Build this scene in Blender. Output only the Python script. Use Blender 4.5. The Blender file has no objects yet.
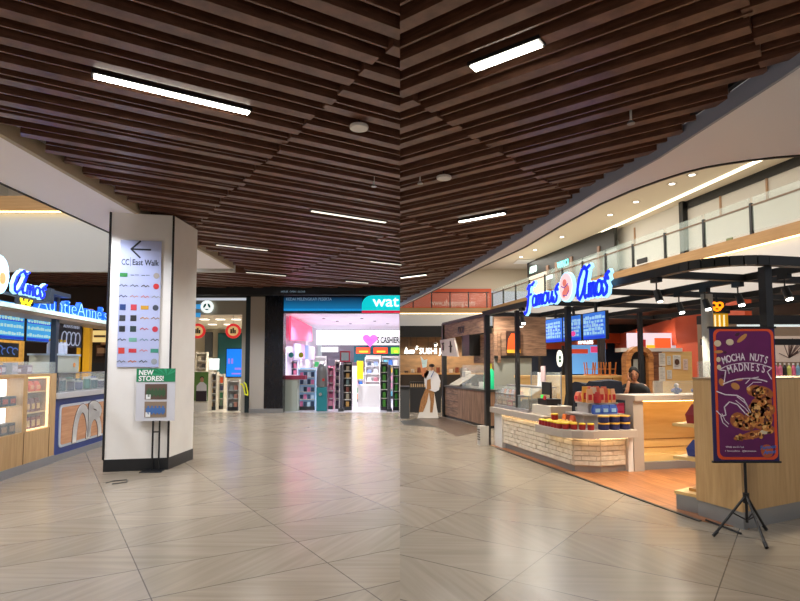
import bpy, bmesh, math, random
from mathutils import Vector
random.seed(7)
sc = bpy.context.scene
col = sc.collection
PI = math.pi
R = math.radians

# ------------------------------------------------------------------ camera
F = 565.0
TILT = R(3.5)
PPY = 330.4
EYE = 1.5
cam_d = bpy.data.cameras.new('camera')
cam = bpy.data.objects.new('camera', cam_d); col.objects.link(cam)
cam.location = (0, 0, EYE)
cam.rotation_euler = (PI/2 + TILT, 0, 0)
cam_d.sensor_fit = 'HORIZONTAL'; cam_d.sensor_width = 36
cam_d.lens = F/800*36
cam_d.shift_y = (PPY-300.5)/800
cam_d.clip_start = .05; cam_d.clip_end = 300
sc.camera = cam
# ------------------------------------------------------------------ world, exposure
w = bpy.data.worlds.new('world'); sc.world = w; w.use_nodes = True
w.node_tree.nodes['Background'].inputs[0].default_value = (.86, .90, 1, 1)
w.node_tree.nodes['Background'].inputs[1].default_value = .6
sc.view_settings.view_transform = 'Standard'; sc.view_settings.look = 'None'
sc.view_settings.gamma = 1; sc.view_settings.use_curve_mapping = False
sc.view_settings.exposure = 0.0
sc.cycles.use_denoising = True
sc.cycles.max_bounces = 6
sc.cycles.sample_clamp_indirect = 6

def area(name, loc, sx, sy, power, color=(1, 1, 1), rot=(0, 0, 0)):
    l = bpy.data.lights.new(name, 'AREA'); l.shape = 'RECTANGLE'
    l.size = sx; l.size_y = sy; l.energy = power; l.color = color
    o = bpy.data.objects.new(name, l); col.objects.link(o)
    o.location = loc; o.rotation_euler = rot
    return o
# broad area lights for the two atrium voids, and the shops' ceiling light
area('atrium_light', (-8.5, 8, 7.6), 5, 12, 430, (.92, .93, 1))
area('atrium_light', (5.6, 19, 7.1), 3.4, 24, 1250, (1, .93, .82))
def downlight(name, loc, power, color=(1, 1, 1), cone=150, blend=.6, r=.06, aim=None):
    l = bpy.data.lights.new(name, 'SPOT'); l.energy = power; l.color = color; l.spot_size = math.radians(cone); l.spot_blend = blend; l.shadow_soft_size = r
    o = bpy.data.objects.new(name, l); col.objects.link(o); o.location = loc
    if aim is not None: o.rotation_euler = (Vector(aim)-Vector(loc)).to_track_quat('-Z', 'Y').to_euler()
    return o
for x, y in ((-2.9, 19.5), (-1.2, 19.5), (-2.9, 23), (-1.2, 23)): downlight('pharmacy_downlight', (x, y, 3.15), 330, (.95, .95, 1))
for x, y in ((-6.3, 19.5), (-5.0, 21.5), (-6.5, 23.5)): downlight('cosmetics_downlight', (x, y, 3.05), 400, (1, .95, .87))
for x, y in ((7.2, 18), (8.6, 22), (6.4, 24)): downlight('food_hall_downlight', (x, y, 3.2), 220, (1, .86, .7))
for x in (.8, 2.2, 3.6): downlight('sushi_downlight', (x, 27.2, 2.9), 240, (1, .82, .6))
for x, y in ((-6.3, 7.6), (-6.3, 9.2), (-6.5, 10.8), (-7.5, 9)): downlight('snack_bar_downlight', (x, y, 2.7), 70, (1, .92, .8))
for x, y in ((2.0, 13.0), (2.6, 15.2)): downlight('rustic_kiosk_downlight', (x, y, 2.9), 230, (1, .88, .72))
for x, y in ((3.1, 8.9), (4.4, 9.2), (4.3, 10.6)): downlight('kiosk_downlight', (x, y, 2.4), 60, (1, .88, .72))
# unseen spots added just below the slats to brighten the concourse
for x, y, p in ((-1.7, 3.1, 150), (1.2, 2.9, 110), (-2.4, 6.6, 130), (-.7, 6.2, 110), (-2.6, 10.5, 150), (-.8, 10.0, 150), (-2.6, 14, 160), (-.8, 14, 160), (1.1, 6.2, 80), (.9, 10, 130), (.5, 14, 130), (-5.6, 5.2, 120), (-4.2, 6.2, 90), (-4.3, 7.3, 130), (-4.4, 9.6, 90), (-4.7, 15.2, 220), (-2.0, 15.3, 170), (3.6, 3.4, 90)):
    downlight('concourse_fill_spot', (x, y, 3.66 if x < -3.8 and y < 13 else 3.72), p*(1.25 if x < -4 else 1), (.86, .9, 1) if x < -4 else ((1, .97, .94) if x < 0 else (1, .95, .88)), 140, .5, .05)
area('rear_fill_light', (0, -3.9, 1.3), 16, 1.4, 60, (1, .93, .85), (R(82), 0, 0))  # fill light added behind the camera to brighten surfaces facing it

# ------------------------------------------------------------------ projection helpers
def ray(px, py):
    u = (px-400)/F; v = (PPY-py)/F
    return Vector((u, math.cos(TILT)-v*math.sin(TILT), math.sin(TILT)+v*math.cos(TILT)))
def onz(px, py, z=0.0):
    d = ray(px, py); t = (z-EYE)/d.z
    return Vector((d.x*t, d.y*t, z))
def at(px, py, y):
    d = ray(px, py); t = y/d.y
    return Vector((d.x*t, y, EYE+d.z*t))

# ------------------------------------------------------------------ materials
def lin(c):
    o = []
    for k in c[:3]:
        k = k/255
        o.append(k/12.92 if k <= .04045 else ((k+.055)/1.055)**2.4)
    return (*o, 1)
_m = {}
def mat(name, c, rough=.5, metal=0, emit=0, ecol=None, alpha=1, trans=0, spec=.5):
    if name in _m: return _m[name]
    m = bpy.data.materials.new(name); m.use_nodes = True; _m[name] = m
    b = m.node_tree.nodes['Principled BSDF']
    b.inputs['Base Color'].default_value = lin(c)
    b.inputs['Roughness'].default_value = rough; b.inputs['Metallic'].default_value = metal
    b.inputs['Specular IOR Level'].default_value = spec
    if emit:
        b.inputs['Emission Color'].default_value = lin(ecol or c); b.inputs['Emission Strength'].default_value = emit
    if trans: b.inputs['Transmission Weight'].default_value = trans
    if alpha < 1: b.inputs['Alpha'].default_value = alpha
    # faint procedural variation of the surface's gloss
    nt = m.node_tree; n = nt.nodes.new('ShaderNodeTexNoise'); n.inputs['Scale'].default_value = 14
    mr = nt.nodes.new('ShaderNodeMapRange'); mr.inputs[3].default_value = max(0, rough-.06); mr.inputs[4].default_value = min(1, rough+.08)
    nt.links.new(n.outputs[0], mr.inputs[0]); nt.links.new(mr.outputs[0], b.inputs['Roughness'])
    return m
def glass(name, c=(225, 238, 236), a=.16, rough=.03):
    return mat(name, c, rough, alpha=a)
def wood(name, c1, c2, scale=(1, 1, 12), rough=.5, nscale=3.0, rot=(0, 0, 0), bump=.05, planks=None):
    if name in _m: return _m[name]
    m = bpy.data.materials.new(name); m.use_nodes = True; _m[name] = m
    nt = m.node_tree; N = nt.nodes; L = nt.links; b = N['Principled BSDF']
    tc = N.new('ShaderNodeTexCoord'); mp = N.new('ShaderNodeMapping')
    mp.inputs['Scale'].default_value = scale; mp.inputs['Rotation'].default_value = rot
    L.new(tc.outputs['Object'], mp.inputs[0])
    n = N.new('ShaderNodeTexNoise'); n.inputs['Scale'].default_value = nscale; n.inputs['Detail'].default_value = 6
    n.inputs['Roughness'].default_value = .6
    L.new(mp.outputs[0], n.inputs[0])
    r = N.new('ShaderNodeValToRGB'); r.color_ramp.elements[0].position = .32; r.color_ramp.elements[1].position = .68
    r.color_ramp.elements[0].color = lin(c1); r.color_ramp.elements[1].color = lin(c2)
    L.new(n.outputs[0], r.inputs[0])
    out = r.outputs[0]
    if planks:
        bt = N.new('ShaderNodeTexBrick'); mp2 = N.new('ShaderNodeMapping'); mp2.inputs['Rotation'].default_value = planks[2]
        L.new(tc.outputs['Object'], mp2.inputs[0]); L.new(mp2.outputs[0], bt.inputs[0])
        bt.inputs['Scale'].default_value = 1; bt.inputs['Brick Width'].default_value = planks[0]; bt.inputs['Row Height'].default_value = planks[1]
        bt.inputs['Mortar Size'].default_value = .004; bt.inputs['Color1'].default_value = (1, 1, 1, 1); bt.inputs['Color2'].default_value = (.66, .62, .6, 1)
        bt.inputs['Mortar'].default_value = (.35, .3, .28, 1)
        mx = N.new('ShaderNodeMixRGB'); mx.blend_type = 'MULTIPLY'; mx.inputs[0].default_value = 1
        L.new(out, mx.inputs[1]); L.new(bt.outputs[0], mx.inputs[2]); out = mx.outputs[0]
    L.new(out, b.inputs['Base Color'])
    b.inputs['Roughness'].default_value = rough
    bp = N.new('ShaderNodeBump'); bp.inputs['Strength'].default_value = bump; L.new(n.outputs[0], bp.inputs['Height'])
    L.new(bp.outputs[0], b.inputs['Normal'])
    return m
def floor_mat(name, ang, so, no, wt, ht, c1, c2):
    """stone-look tiles wt x ht, long side along `ang`, with diagonal grain that turns from row to row"""
    m = bpy.data.materials.new(name); m.use_nodes = True
    nt = m.node_tree; N = nt.nodes; L = nt.links; b = N['Principled BSDF']
    tc = N.new('ShaderNodeTexCoord'); mp = N.new('ShaderNodeMapping'); mp.vector_type = 'TEXTURE'
    mp.inputs['Rotation'].default_value = (0, 0, ang)
    ca, sa = math.cos(ang), math.sin(ang)
    mp.inputs['Location'].default_value = (ca*so-sa*no, sa*so+ca*no, 0)
    L.new(tc.outputs['Object'], mp.inputs[0])
    sp = N.new('ShaderNodeSeparateXYZ'); L.new(mp.outputs[0], sp.inputs[0])
    dv = N.new('ShaderNodeMath'); dv.operation = 'DIVIDE'; dv.inputs[1].default_value = ht; L.new(sp.outputs[1], dv.inputs[0])
    fl = N.new('ShaderNodeMath'); fl.operation = 'FLOOR'; L.new(dv.outputs[0], fl.inputs[0])
    md = N.new('ShaderNodeMath'); md.operation = 'FLOORED_MODULO'; md.inputs[1].default_value = 2; L.new(fl.outputs[0], md.inputs[0])
    def math_(op, x, y):
        q = N.new('ShaderNodeMath'); q.operation = op
        for i_, k_ in enumerate((x, y)):
            if isinstance(k_, (int, float)): q.inputs[i_].default_value = k_
            elif k_ is not None: L.new(k_, q.inputs[i_])
        return q.outputs[0]
    def joint(c, size, wd):
        f_ = math_('FRACT', math_('DIVIDE', c, size), None)
        f_ = math_('MINIMUM', f_, math_('SUBTRACT', 1.0, f_))
        return math_('LESS_THAN', f_, wd/size)
    jt = math_('MAXIMUM', joint(sp.outputs[0], wt, .0042), joint(sp.outputs[1], ht, .005))
    du = math_('FLOOR', math_('DIVIDE', sp.outputs[0], wt), None)
    cb = N.new('ShaderNodeCombineXYZ'); L.new(du, cb.inputs[0]); L.new(fl.outputs[0], cb.inputs[1])
    wn = N.new('ShaderNodeTexWhiteNoise'); L.new(cb.outputs[0], wn.inputs[0])
    tone = math_('ADD', math_('MULTIPLY', wn.outputs[0], .12), .88)
    outs = []
    for sgn in (1, -1):
        m2 = N.new('ShaderNodeMapping'); m2.inputs['Rotation'].default_value = (0, 0, R(33)*sgn); m2.inputs['Scale'].default_value = (.55, 9, 1)
        L.new(mp.outputs[0], m2.inputs[0])
        # rotate first, then stretch
        r0 = N.new('ShaderNodeVectorRotate'); r0.rotation_type = 'Z_AXIS'; r0.inputs['Angle'].default_value = R(33)*sgn
        L.new(mp.outputs[0], r0.inputs[0]); m2.inputs['Rotation'].default_value = (0, 0, 0); L.new(r0.outputs[0], m2.inputs[0])
        n = N.new('ShaderNodeTexNoise'); n.inputs['Scale'].default_value = 1.7; n.inputs['Detail'].default_value = 4; n.inputs['Roughness'].default_value = .5
        L.new(m2.outputs[0], n.inputs[0]); outs.append(n.outputs[0])
    mx = N.new('ShaderNodeMix'); mx.data_type = 'FLOAT'; L.new(md.outputs[0], mx.inputs[0]); L.new(outs[0], mx.inputs[2]); L.new(outs[1], mx.inputs[3])
    r = N.new('ShaderNodeValToRGB'); r.color_ramp.elements[0].position = .15; r.color_ramp.elements[1].position = .85
    r.color_ramp.elements[0].color = lin(c1); r.color_ramp.elements[1].color = lin(c2); L.new(mx.outputs[0], r.inputs[0])
    mu = N.new('ShaderNodeMixRGB'); mu.blend_type = 'MULTIPLY'; mu.inputs[0].default_value = 1
    L.new(r.outputs[0], mu.inputs[1]); L.new(math_('MULTIPLY', tone, math_('SUBTRACT', 1.0, math_('MULTIPLY', jt, .6))), mu.inputs[2]); L.new(mu.outputs[0], b.inputs['Base Color'])
    b.inputs['Roughness'].default_value = .27; b.inputs['Specular IOR Level'].default_value = .45
    mr = N.new('ShaderNodeMapRange'); mr.inputs[3].default_value = .17; mr.inputs[4].default_value = .3; L.new(mx.outputs[0], mr.inputs[0]); L.new(mr.outputs[0], b.inputs['Roughness'])
    return m

BLACK = mat('black_metal', (16, 17, 20), .45)
DKGREY = mat('dark_grey_metal', (48, 50, 54), .45)
STEEL = mat('brushed_steel', (165, 166, 168), .35, .7)
WHITE = mat('white_paint', (222, 220, 216), .6)
SOFFIT = mat('soffit_paint', (246, 243, 248), .5)
CREAM = mat('cream_paint', (226, 216, 198), .7)
BEIGE = mat('beige_edge', (178, 164, 140), .5)
SLAT = wood('walnut_slat', (84, 54, 42), (122, 84, 66), (3, 3, 20), .38, 2)
DECK = mat('ceiling_deck', (12, 12, 15), .9)
OAK = wood('oak_laminate', (186, 148, 98), (206, 170, 120), (9, 9, .7), .42, 2.5)
OAKB = wood('band_oak', (160, 122, 76), (180, 142, 92), (.6, .6, 9), .5, 2)
MAPLE = wood('maple_panel', (220, 178, 108), (234, 198, 132), (.8, .8, 8), .45, 2)
RUSTIC = wood('rustic_planks', (92, 68, 54), (158, 124, 100), (1.2, 1.2, 9), .6, 2.5)
RUSTICV = wood('rustic_upright_planks', (92, 68, 54), (158, 124, 100), (9, 9, .8), .6, 2.5)
PLANK = wood('kiosk_floor_planks', (150, 92, 52), (190, 128, 80), (1, 9, 1), .35, 2, planks=(1.2, .13, (0, 0, 0)))
KICK = mat('skirting_metal', (150, 152, 154), .35, .5)
STONE = mat('grey_solid_surface', (176, 165, 154), .4)
MARBLE = wood('pale_marble', (232, 228, 222), (244, 241, 235), (1, 1, 1), .3, 1.2, bump=0)
SKIRT = mat('charcoal_skirting', (26, 28, 32), .35)
CLEAR = glass('clear_glass')
GREENGLASS = glass('balustrade_glass', (205, 222, 215), .22)
ORANGE = mat('orange_paint', (196, 74, 30), .55)
NAVY = mat('navy_panel', (22, 32, 56), .5)
TEAL = mat('teal_panel', (20, 120, 130), .5)
YELLOW = mat('yellow_paint', (236, 176, 20), .5)
WLIGHT = mat('lamp_white', (255, 250, 240), .5, emit=9)
WARMSTRIP = mat('warm_strip', (255, 222, 160), .5, emit=5)
LEDW = mat('soft_light_panel', (255, 252, 246), .5, emit=2.2)
def emi(name, c, e=1.2): return mat(name, c, .5, emit=e)

# ------------------------------------------------------------------ mesh builder
class MB:
    def __init__(s): s.v = []; s.f = []
    def add(s, vs, fs):
        k = len(s.v); s.v += [tuple(v) for v in vs]; s.f += [tuple(i+k for i in f) for f in fs]; return s
    def box(s, x0, y0, z0, x1, y1, z1):
        v = [(x0, y0, z0), (x1, y0, z0), (x1, y1, z0), (x0, y1, z0), (x0, y0, z1), (x1, y0, z1), (x1, y1, z1), (x0, y1, z1)]
        return s.add(v, [(0, 3, 2, 1), (4, 5, 6, 7), (0, 1, 5, 4), (1, 2, 6, 5), (2, 3, 7, 6), (3, 0, 4, 7)])
    def prism(s, p, z0, z1):
        n = len(p)
        v = [(x, y, z0) for x, y in p]+[(x, y, z1) for x, y in p]
        return s.add(v, [tuple(reversed(range(n))), tuple(range(n, 2*n))]+[(i, (i+1) % n, n+(i+1) % n, n+i) for i in range(n)])
    def plate(s, p, y0, y1):           # outline in XZ
        n = len(p)
        v = [(x, y0, z) for x, z in p]+[(x, y1, z) for x, z in p]
        return s.add(v, [tuple(range(n)), tuple(reversed(range(n, 2*n)))]+[(i, n+i, n+(i+1) % n, (i+1) % n) for i in range(n)])
    def rod(s, a, b, r, r2=None, n=10):
        a = Vector(a); b = Vector(b); r2 = r if r2 is None else r2
        d = (b-a).normalized(); t = Vector((0, 0, 1)) if abs(d.z) < .9 else Vector((1, 0, 0))
        x = d.cross(t).normalized(); y = d.cross(x)
        v = []
        for c, q in ((a, r), (b, r2)):
            for i in range(n):
                w_ = 2*PI*i/n; v.append(c+x*q*math.cos(w_)+y*q*math.sin(w_))
        return s.add(v, [tuple(range(n)), tuple(reversed(range(n, 2*n)))]+[(i, n+i, n+(i+1) % n, (i+1) % n) for i in range(n)])
    def path(s, pts, r, n=8):
        for a, b in zip(pts, pts[1:]): s.rod(a, b, r, n=n)
        for p in pts[1:-1]: s.ball(p, r*1.02, 6)
        return s
    def bar(s, a, b, w_, z0, z1):       # a wall-like bar between two plan points
        a = Vector((a[0], a[1])); b = Vector((b[0], b[1])); d = (b-a).normalized(); n = Vector((-d.y, d.x))*w_/2
        return s.prism([tuple(a-n), tuple(b-n), tuple(b+n), tuple(a+n)], z0, z1)
    def lathe(s, prof, cx=0, cy=0, z=0, n=20, sx=1, sy=1):
        v = []; m_ = len(prof)
        for r, h in prof:
            for i in range(n):
                q = 2*PI*i/n; v.append((cx+r*sx*math.cos(q), cy+r*sy*math.sin(q), z+h))
        f = [tuple(reversed(range(n))), tuple(range((m_-1)*n, m_*n))]
        for k in range(m_-1):
            for i in range(n):
                j = (i+1) % n; f.append((k*n+i, k*n+j, (k+1)*n+j, (k+1)*n+i))
        return s.add(v, f)
    def ball(s, c, r, n=10, sx=1, sy=1, sz=1):
        prof = []
        m_ = max(4, n//2)
        for k in range(m_+1):
            q = -PI/2+PI*k/m_; prof.append((max(.0005, r*math.cos(q)), r*sz*math.sin(q)))
        return s.lathe(prof, c[0], c[1], c[2], n, sx, sy)
    def ribbon(s, pts, w_, y0, y1):     # stroke in XZ
        for a, b in zip(pts, pts[1:]):
            a = Vector(a); b = Vector(b); d = b-a
            if d.length < 1e-6: continue
            d.normalize(); n = Vector((-d.y, d.x))*w_/2; e = d*w_*.3
            s.plate([tuple(a-n-e), tuple(b-n+e), tuple(b+n+e), tuple(a+n-e)], y0, y1)
        return s
    def out(s, name, m, parent=None, loc=None, rz=0, bevel=0, smooth=False):
        me = bpy.data.meshes.new(name); me.from_pydata(s.v, [], s.f)
        bm = bmesh.new(); bm.from_mesh(me); bmesh.ops.recalc_face_normals(bm, faces=bm.faces); bm.to_mesh(me); bm.free()
        me.materials.append(m)
        if smooth:
            for p in me.polygons: p.use_smooth = True
            try: me.set_sharp_from_angle(angle=R(40))
            except Exception: pass
        o = bpy.data.objects.new(name, me); col.objects.link(o)
        if parent: o.parent = parent
        if loc is not None: o.location = loc
        o.rotation_euler = (0, 0, rz)
        if bevel:
            b = o.modifiers.new('bevel', 'BEVEL'); b.width = bevel; b.segments = 2; b.limit_method = 'ANGLE'
        return o
def ell(cx, cz, rx, rz_, n=24, rot=0):
    o = []
    for i in range(n):
        q = 2*PI*i/n; x = rx*math.cos(q); z = rz_*math.sin(q)
        o.append((cx+x*math.cos(rot)-z*math.sin(rot), cz+x*math.sin(rot)+z*math.cos(rot)))
    return o
def rrect(x0, z0, x1, z1, r, n=5):
    o = []
    for cx, cz, q0 in ((x1-r, z1-r, 0), (x0+r, z1-r, PI/2), (x0+r, z0+r, PI), (x1-r, z0+r, 3*PI/2)):
        for i in range(n+1):
            q = q0+PI/2*i/n; o.append((cx+r*math.cos(q), cz+r*math.sin(q)))
    return o
def B(*a): return MB().box(*a)
def tag(o, label=None, cat=None, group=None, kind=None):
    if label: o['label'] = label
    if cat: o['category'] = cat
    if group: o['group'] = group
    if kind: o['kind'] = kind
    return o
def T(name, label, cat, loc=(0, 0, 0), rz=0, group=None):
    o = bpy.data.objects.new(name, None); col.objects.link(o); o.location = loc; o.rotation_euler = (0, 0, rz); o.empty_display_size = .1
    return tag(o, label, cat, group)
def S(o): o['kind'] = 'structure'; return o
def kids(o): return [c for c in list(col.objects) if c.parent is o]
def dup(root, loc, rz=None, label=None, group=None, scale=None):
    def cp(o, p):
        c = o.copy(); col.objects.link(c)
        if p: c.parent = p
        for ch in kids(o): cp(ch, c)
        return c
    r = cp(root, None); r.location = loc
    if rz is not None: r.rotation_euler = (0, 0, rz)
    if label: r['label'] = label
    if group: r['group'] = group
    if scale: r.scale = scale
    return r
def txt(s, size, m, parent, loc, ext=.006, shear=0, xs_=1, bold=0, align='LEFT', name='lettering', width=None, rotx=0, spacing=1):
    c = bpy.data.curves.new(name, 'FONT'); c.body = s; c.size = size; c.extrude = ext; c.shear = shear; c.offset = bold; c.align_x = align
    c.resolution_u = 3; c.space_character = spacing
    t = bpy.data.objects.new(name, c); col.objects.link(t); bpy.context.view_layer.update()
    dg = bpy.context.evaluated_depsgraph_get(); me = bpy.data.meshes.new_from_object(t.evaluated_get(dg), depsgraph=dg)
    bpy.data.objects.remove(t); bpy.data.curves.remove(c)
    xs = [v.co.x for v in me.vertices]
    k = 1
    k = xs_
    if width and xs: k = width/(max(xs)-min(xs))
    for v in me.vertices:
        x, y, z = v.co
        v.co = (x*k, -z, y)
    me.materials.clear(); me.materials.append(m)
    o = bpy.data.objects.new(name, me); col.objects.link(o); o.parent = parent; o.location = loc
    if rotx: o.rotation_euler = (0, rotx, 0)
    return o

# ================================================================== SHELL
H = 3.75
# floors
def flat(name, poly, z, m, th=.1, top=True):
    return S(MB().prism(poly, z-th, z).out(name, m)) if top else S(MB().prism(poly, z, z+th).out(name, m))
A = R(90-58)         # direction of the left slats / tiles, measured from +X
FL_L = floor_mat('left_floor_tiles', A, .62, 3.42, 1.24, .6, (142, 130, 113), (166, 154, 137))
FL_R = floor_mat('right_floor_tiles', R(90+55), .48, 3.25, 1.2, .7, (134, 124, 109), (156, 146, 131))
flat('floor', [(-12, -4), (0, -4), (0, 28), (-12, 28)], 0, FL_L)
flat('floor', [(0, -4), (12, -4), (14, 34), (0, 34)], 0, FL_R)

# slatted ceilings
def clip(poly, a, b, c):     # keep a*x+b*y<=c
    o = []
    for i in range(len(poly)):
        p, q = poly[i], poly[(i+1) % len(poly)]
        dp = a*p[0]+b*p[1]-c; dq = a*q[0]+b*q[1]-c
        if dp <= 0: o.append(p)
        if dp*dq < 0:
            t = dp/(dp-dq); o.append((p[0]+(q[0]-p[0])*t, p[1]+(q[1]-p[1])*t))
    return o
def slats(name, ux, uy, s0, seg, n0, n1, smin, smax, inside, side, seed):
    rnd = random.Random(seed); nx, ny = (-uy, ux)
    if ny < 0: nx, ny = -nx, -ny
    mb = MB(); gaps = []
    n = n0; rows = []
    while n < n1:
        rows.append((n, .02, .26)); rows.append((n+.12, .11, .24)); gaps.append(n+.12+.11+.075)
        n += rnd.choice((.36, .38, .40, .38))
    k0 = int((smin-s0)//seg)
    for k in range(k0, int((smax-s0)/seg)+1):
        off = (.19 if k % 2 else 0)
        for (n, w_, h) in rows:
            a0 = s0+k*seg+rnd.uniform(-.03, .01); a1 = s0+(k+1)*seg+rnd.uniform(-.01, .04)
            dz = rnd.choice((0, 0, .03, -.0)) if w_ > .05 else .02
            # walk along and keep what lies inside
            m_ = n+off
            steps = 16; on = None; runs = []
            for i in range(steps+1):
                s_ = a0+(a1-a0)*i/steps; x = ux*s_+nx*m_; y = uy*s_+ny*m_
                ok = inside(x, y)
                if ok and on is None: on = s_
                if (not ok or i == steps) and on is not None:
                    if s_-on > .05: runs.append((on, s_))
                    on = None
            for (b0, b1) in runs:
                p = [(ux*b0+nx*m_, uy*b0+ny*m_), (ux*b1+nx*m_, uy*b1+ny*m_), (ux*b1+nx*(m_+w_), uy*b1+ny*(m_+w_)), (ux*b0+nx*(m_+w_), uy*b0+ny*(m_+w_))]
                p = clip(p, 1, 0, 0) if side < 0 else clip(p, -1, 0, 0)
                if len(p) > 2: mb.prism(p, H+dz, H+dz+h)
    S(mb.out(name, SLAT))
    return gaps, (ux, uy, nx, ny, s0, seg)
def in_left(x, y):
    if x > .12 or y < -1.5 or y > 16.45: return False
    if x < -3.80 and y < 13.6: return False
    return x > -11
SOF = [(2.95, 3.3), (2.88, 4.2), (2.71, 5.8), (2.46, 6.95), (1.72, 11.8), (1.1, 15.4), (.49, 18.3), (.02, 20.6)]
SOFO = [tuple(onz(x_, y_, 3.7).xy) for x_, y_ in ((900, 150), (830, 153), (800, 155), (775, 157), (750, 160), (725, 163.5), (705, 167), (685, 172), (660, 180), (632, 190), (600, 204), (560, 226), (525, 247), (475, 270), (417, 299))]+[(.02, 21.2)]
def xs_at(pl, y):
    if y < pl[0][1]: return pl[0][0]+(pl[0][1]-y)*.2
    for (a, b), (c, d) in zip(pl, pl[1:]):
        if b <= y <= d: return a+(c-a)*(y-b)/(d-b)
    return -1
def in_right(x, y):
    if x < -.12 or y < -1.5: return False
    return x < xs_at(SOF, y)+.02
gL, frL = slats('ceiling', math.sin(R(58)), math.cos(R(58)), 2.0, 3.03, -1.0, 22, -16, 12, in_left, -1, 3)
gR, frR = slats('ceiling', -math.sin(R(51.5)), math.cos(R(51.5)), .43, 2.42, -1.5, 22, -5, 16, in_right, 1, 5)
flat('ceiling', [(-11, -2), (0, -2), (0, 18), (-11, 18), (-11, 13.6), (-3.8, 13.6), (-3.8, -2)][0:2]+[(0, 18), (-11, 18), (-11, 13.6), (-3.8, 13.6), (-3.8, -2)], H+.32, DECK, .05, False)
flat('ceiling', [(0, -2), (4, -2)]+SOF+[(0, 20.6)], H+.32, DECK, .05, False)
# left soffit strip between the slats and the void
S(B(-4.82, -2, 3.70, -3.86, 12.8, 4.9).out('ceiling', SOFFIT))
S(B(-3.86, -2, 3.695, -3.80, 12.83, 3.86).out('trim_1', BEIGE))
S(B(-4.86, -2, 3.69, -4.82, 13.0, 3.74).out('trim_2', BLACK))
S(B(-4.86, -2, 3.74, -4.821, 13.0, 4.9).out('trim_3', WHITE))
S(MB().prism([(-4.82, 12.8), (-3.8, 12.8), (-3.8, 13.5), (-4.82, 13.5)], 3.9, 4.3).out('ceiling', DECK))
# the bulkhead on the far side of the left void
S(B(-12, 13.5, 3.74, -4.0, 13.62, 5.18).out('wall_left_bulkhead', mat('bulkhead_paint', (206, 208, 205), .6)))
S(B(-12, 13.42, 5.2, -4.0, 13.6, 5.58).out('trim_4', OAKB))
S(B(-12, 13.40, 5.175, -4.0, 13.44, 5.2).out('trim_5', WARMSTRIP))
S(B(-12, 17, 5.5, -3, 17.2, 8).out('wall_left_upper', CREAM))
S(B(-12, -2, 8, 0, 18, 8.2).out('ceiling', CREAM))
S(B(-12.2, -4, 0, -12, 28, 8).out('wall_left', CREAM))
# right soffit
poly = SOF+[(.02, 21.2)]+list(reversed(SOFO[:-1]))
S(MB().prism(poly, 3.70, 3.74).out('ceiling', SOFFIT))
def edge(name, pl, w_, z0, z1, m):
    mb = MB()
    for a, b in zip(pl, pl[1:]): mb.bar(a, b, w_, z0, z1)
    return S(mb.out(name, m))
edge('trim_6', SOF, .03, 3.66, 3.82, mat('blue_grey_edge', (150, 156, 176), .35))
edge('trim_7', [(x-.05, y-.02) for x, y in SOF], .05, 3.82, 3.9, BLACK)
edge('trim_8', SOFO, .035, 3.685, 3.72, BLACK)
edge('trim_9', [(x+.03, y+.01) for x, y in SOFO], .03, 3.72, 4.7, WHITE)
# upper level of the right void: line L of the balcony edge
Lp, Lq = Vector((5.1, 31.5)), Vector((8.97, 12.7))
Ld = (Lq-Lp).normalized(); Ln = Vector((-Ld.y, Ld.x))     # Ln points away from the void
def LP(t, off=0, z=0):
    p = Lp+Ld*t+Ln*off; return Vector((p.x, p.y, z))
Ll = (Lq-Lp).length
LZ = math.atan2(Ld.y, Ld.x)
def lbox(name, t0, t1, o0, o1, z0, z1, m):
    return S(B(t0, o0, z0, t1, o1, z1).out(name, m, None, (Lp.x, Lp.y, 0), LZ))
lbox('wall_right_bulkhead', -.0, Ll+8, .05, .2, 3.28, 4.42, mat('bulkhead_paint2', (214, 212, 210), .6))
lbox('trim_10', -.0, Ll+8, -.02, .2, 4.44, 4.74, OAKB)
lbox('trim_11', -.0, Ll+8, .0, .05, 4.415, 4.44, WARMSTRIP)
lbox('floor_upper', -.0, Ll+8, .2, 3.2, 4.6, 4.74, CREAM)
lbox('ceiling_under_gallery', -.0, Ll+8, .2, 7, 3.28, 3.33, SLAT)
lbox('wall_right_upper', 3, Ll+8, 2.4, 2.6, 4.74, 7.2, WHITE)
# upper ceiling over the right void
S(MB().prism([(.0, 18), (2, 8), (3, 4), (16, 4), (16, 34), (0, 34)], 7.2, 7.3).out('ceiling_void', CREAM))
for q in (5.1,):
    a = onz(600, 233, 7.19); b = onz(755, 162, 7.19); dd = (b-a)
    S(MB().bar(a-dd*.9, b+dd*.6, .13, 7.16, 7.2).out('trim_12', mat('cove_light', (255, 244, 214), .5, emit=3)))
# far wall of the void, level 1 above the sushi restaurant
S(B(0, 32, 3.25, 5.15, 32.2, 4.42).out('wall_back_bulkhead', WHITE))
S(B(0, 31.95, 4.44, 5.15, 32.2, 4.74).out('trim_13', OAKB))
S(B(0, 31.97, 4.415, 5.15, 32.0, 4.44).out('trim_14', WARMSTRIP))
S(B(0, 33.2, 4.7, 5.4, 33.4, 6.0).out('wall_back_upper', mat('orange_hoarding', (214, 84, 38), .5)))
S(B(0, 33.5, 5.9, 9, 33.7, 7.2).out('wall_back_gallery', CREAM))
txt('www.shopping.com', .5, mat('hoarding_print', (246, 214, 190), .6), bpy.data.objects['wall_back_upper'], (1.8, 33.18, 5.0), .003, width=2.6)
# right half outer walls
S(B(-12, -4.2, 0, 14, -4, 7.2).out('wall_near', mat('near_wall', (150, 142, 135), .8)))
S(B(14, 3, 0, 14.2, 34, 7.2).out('wall_right', CREAM))

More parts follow.
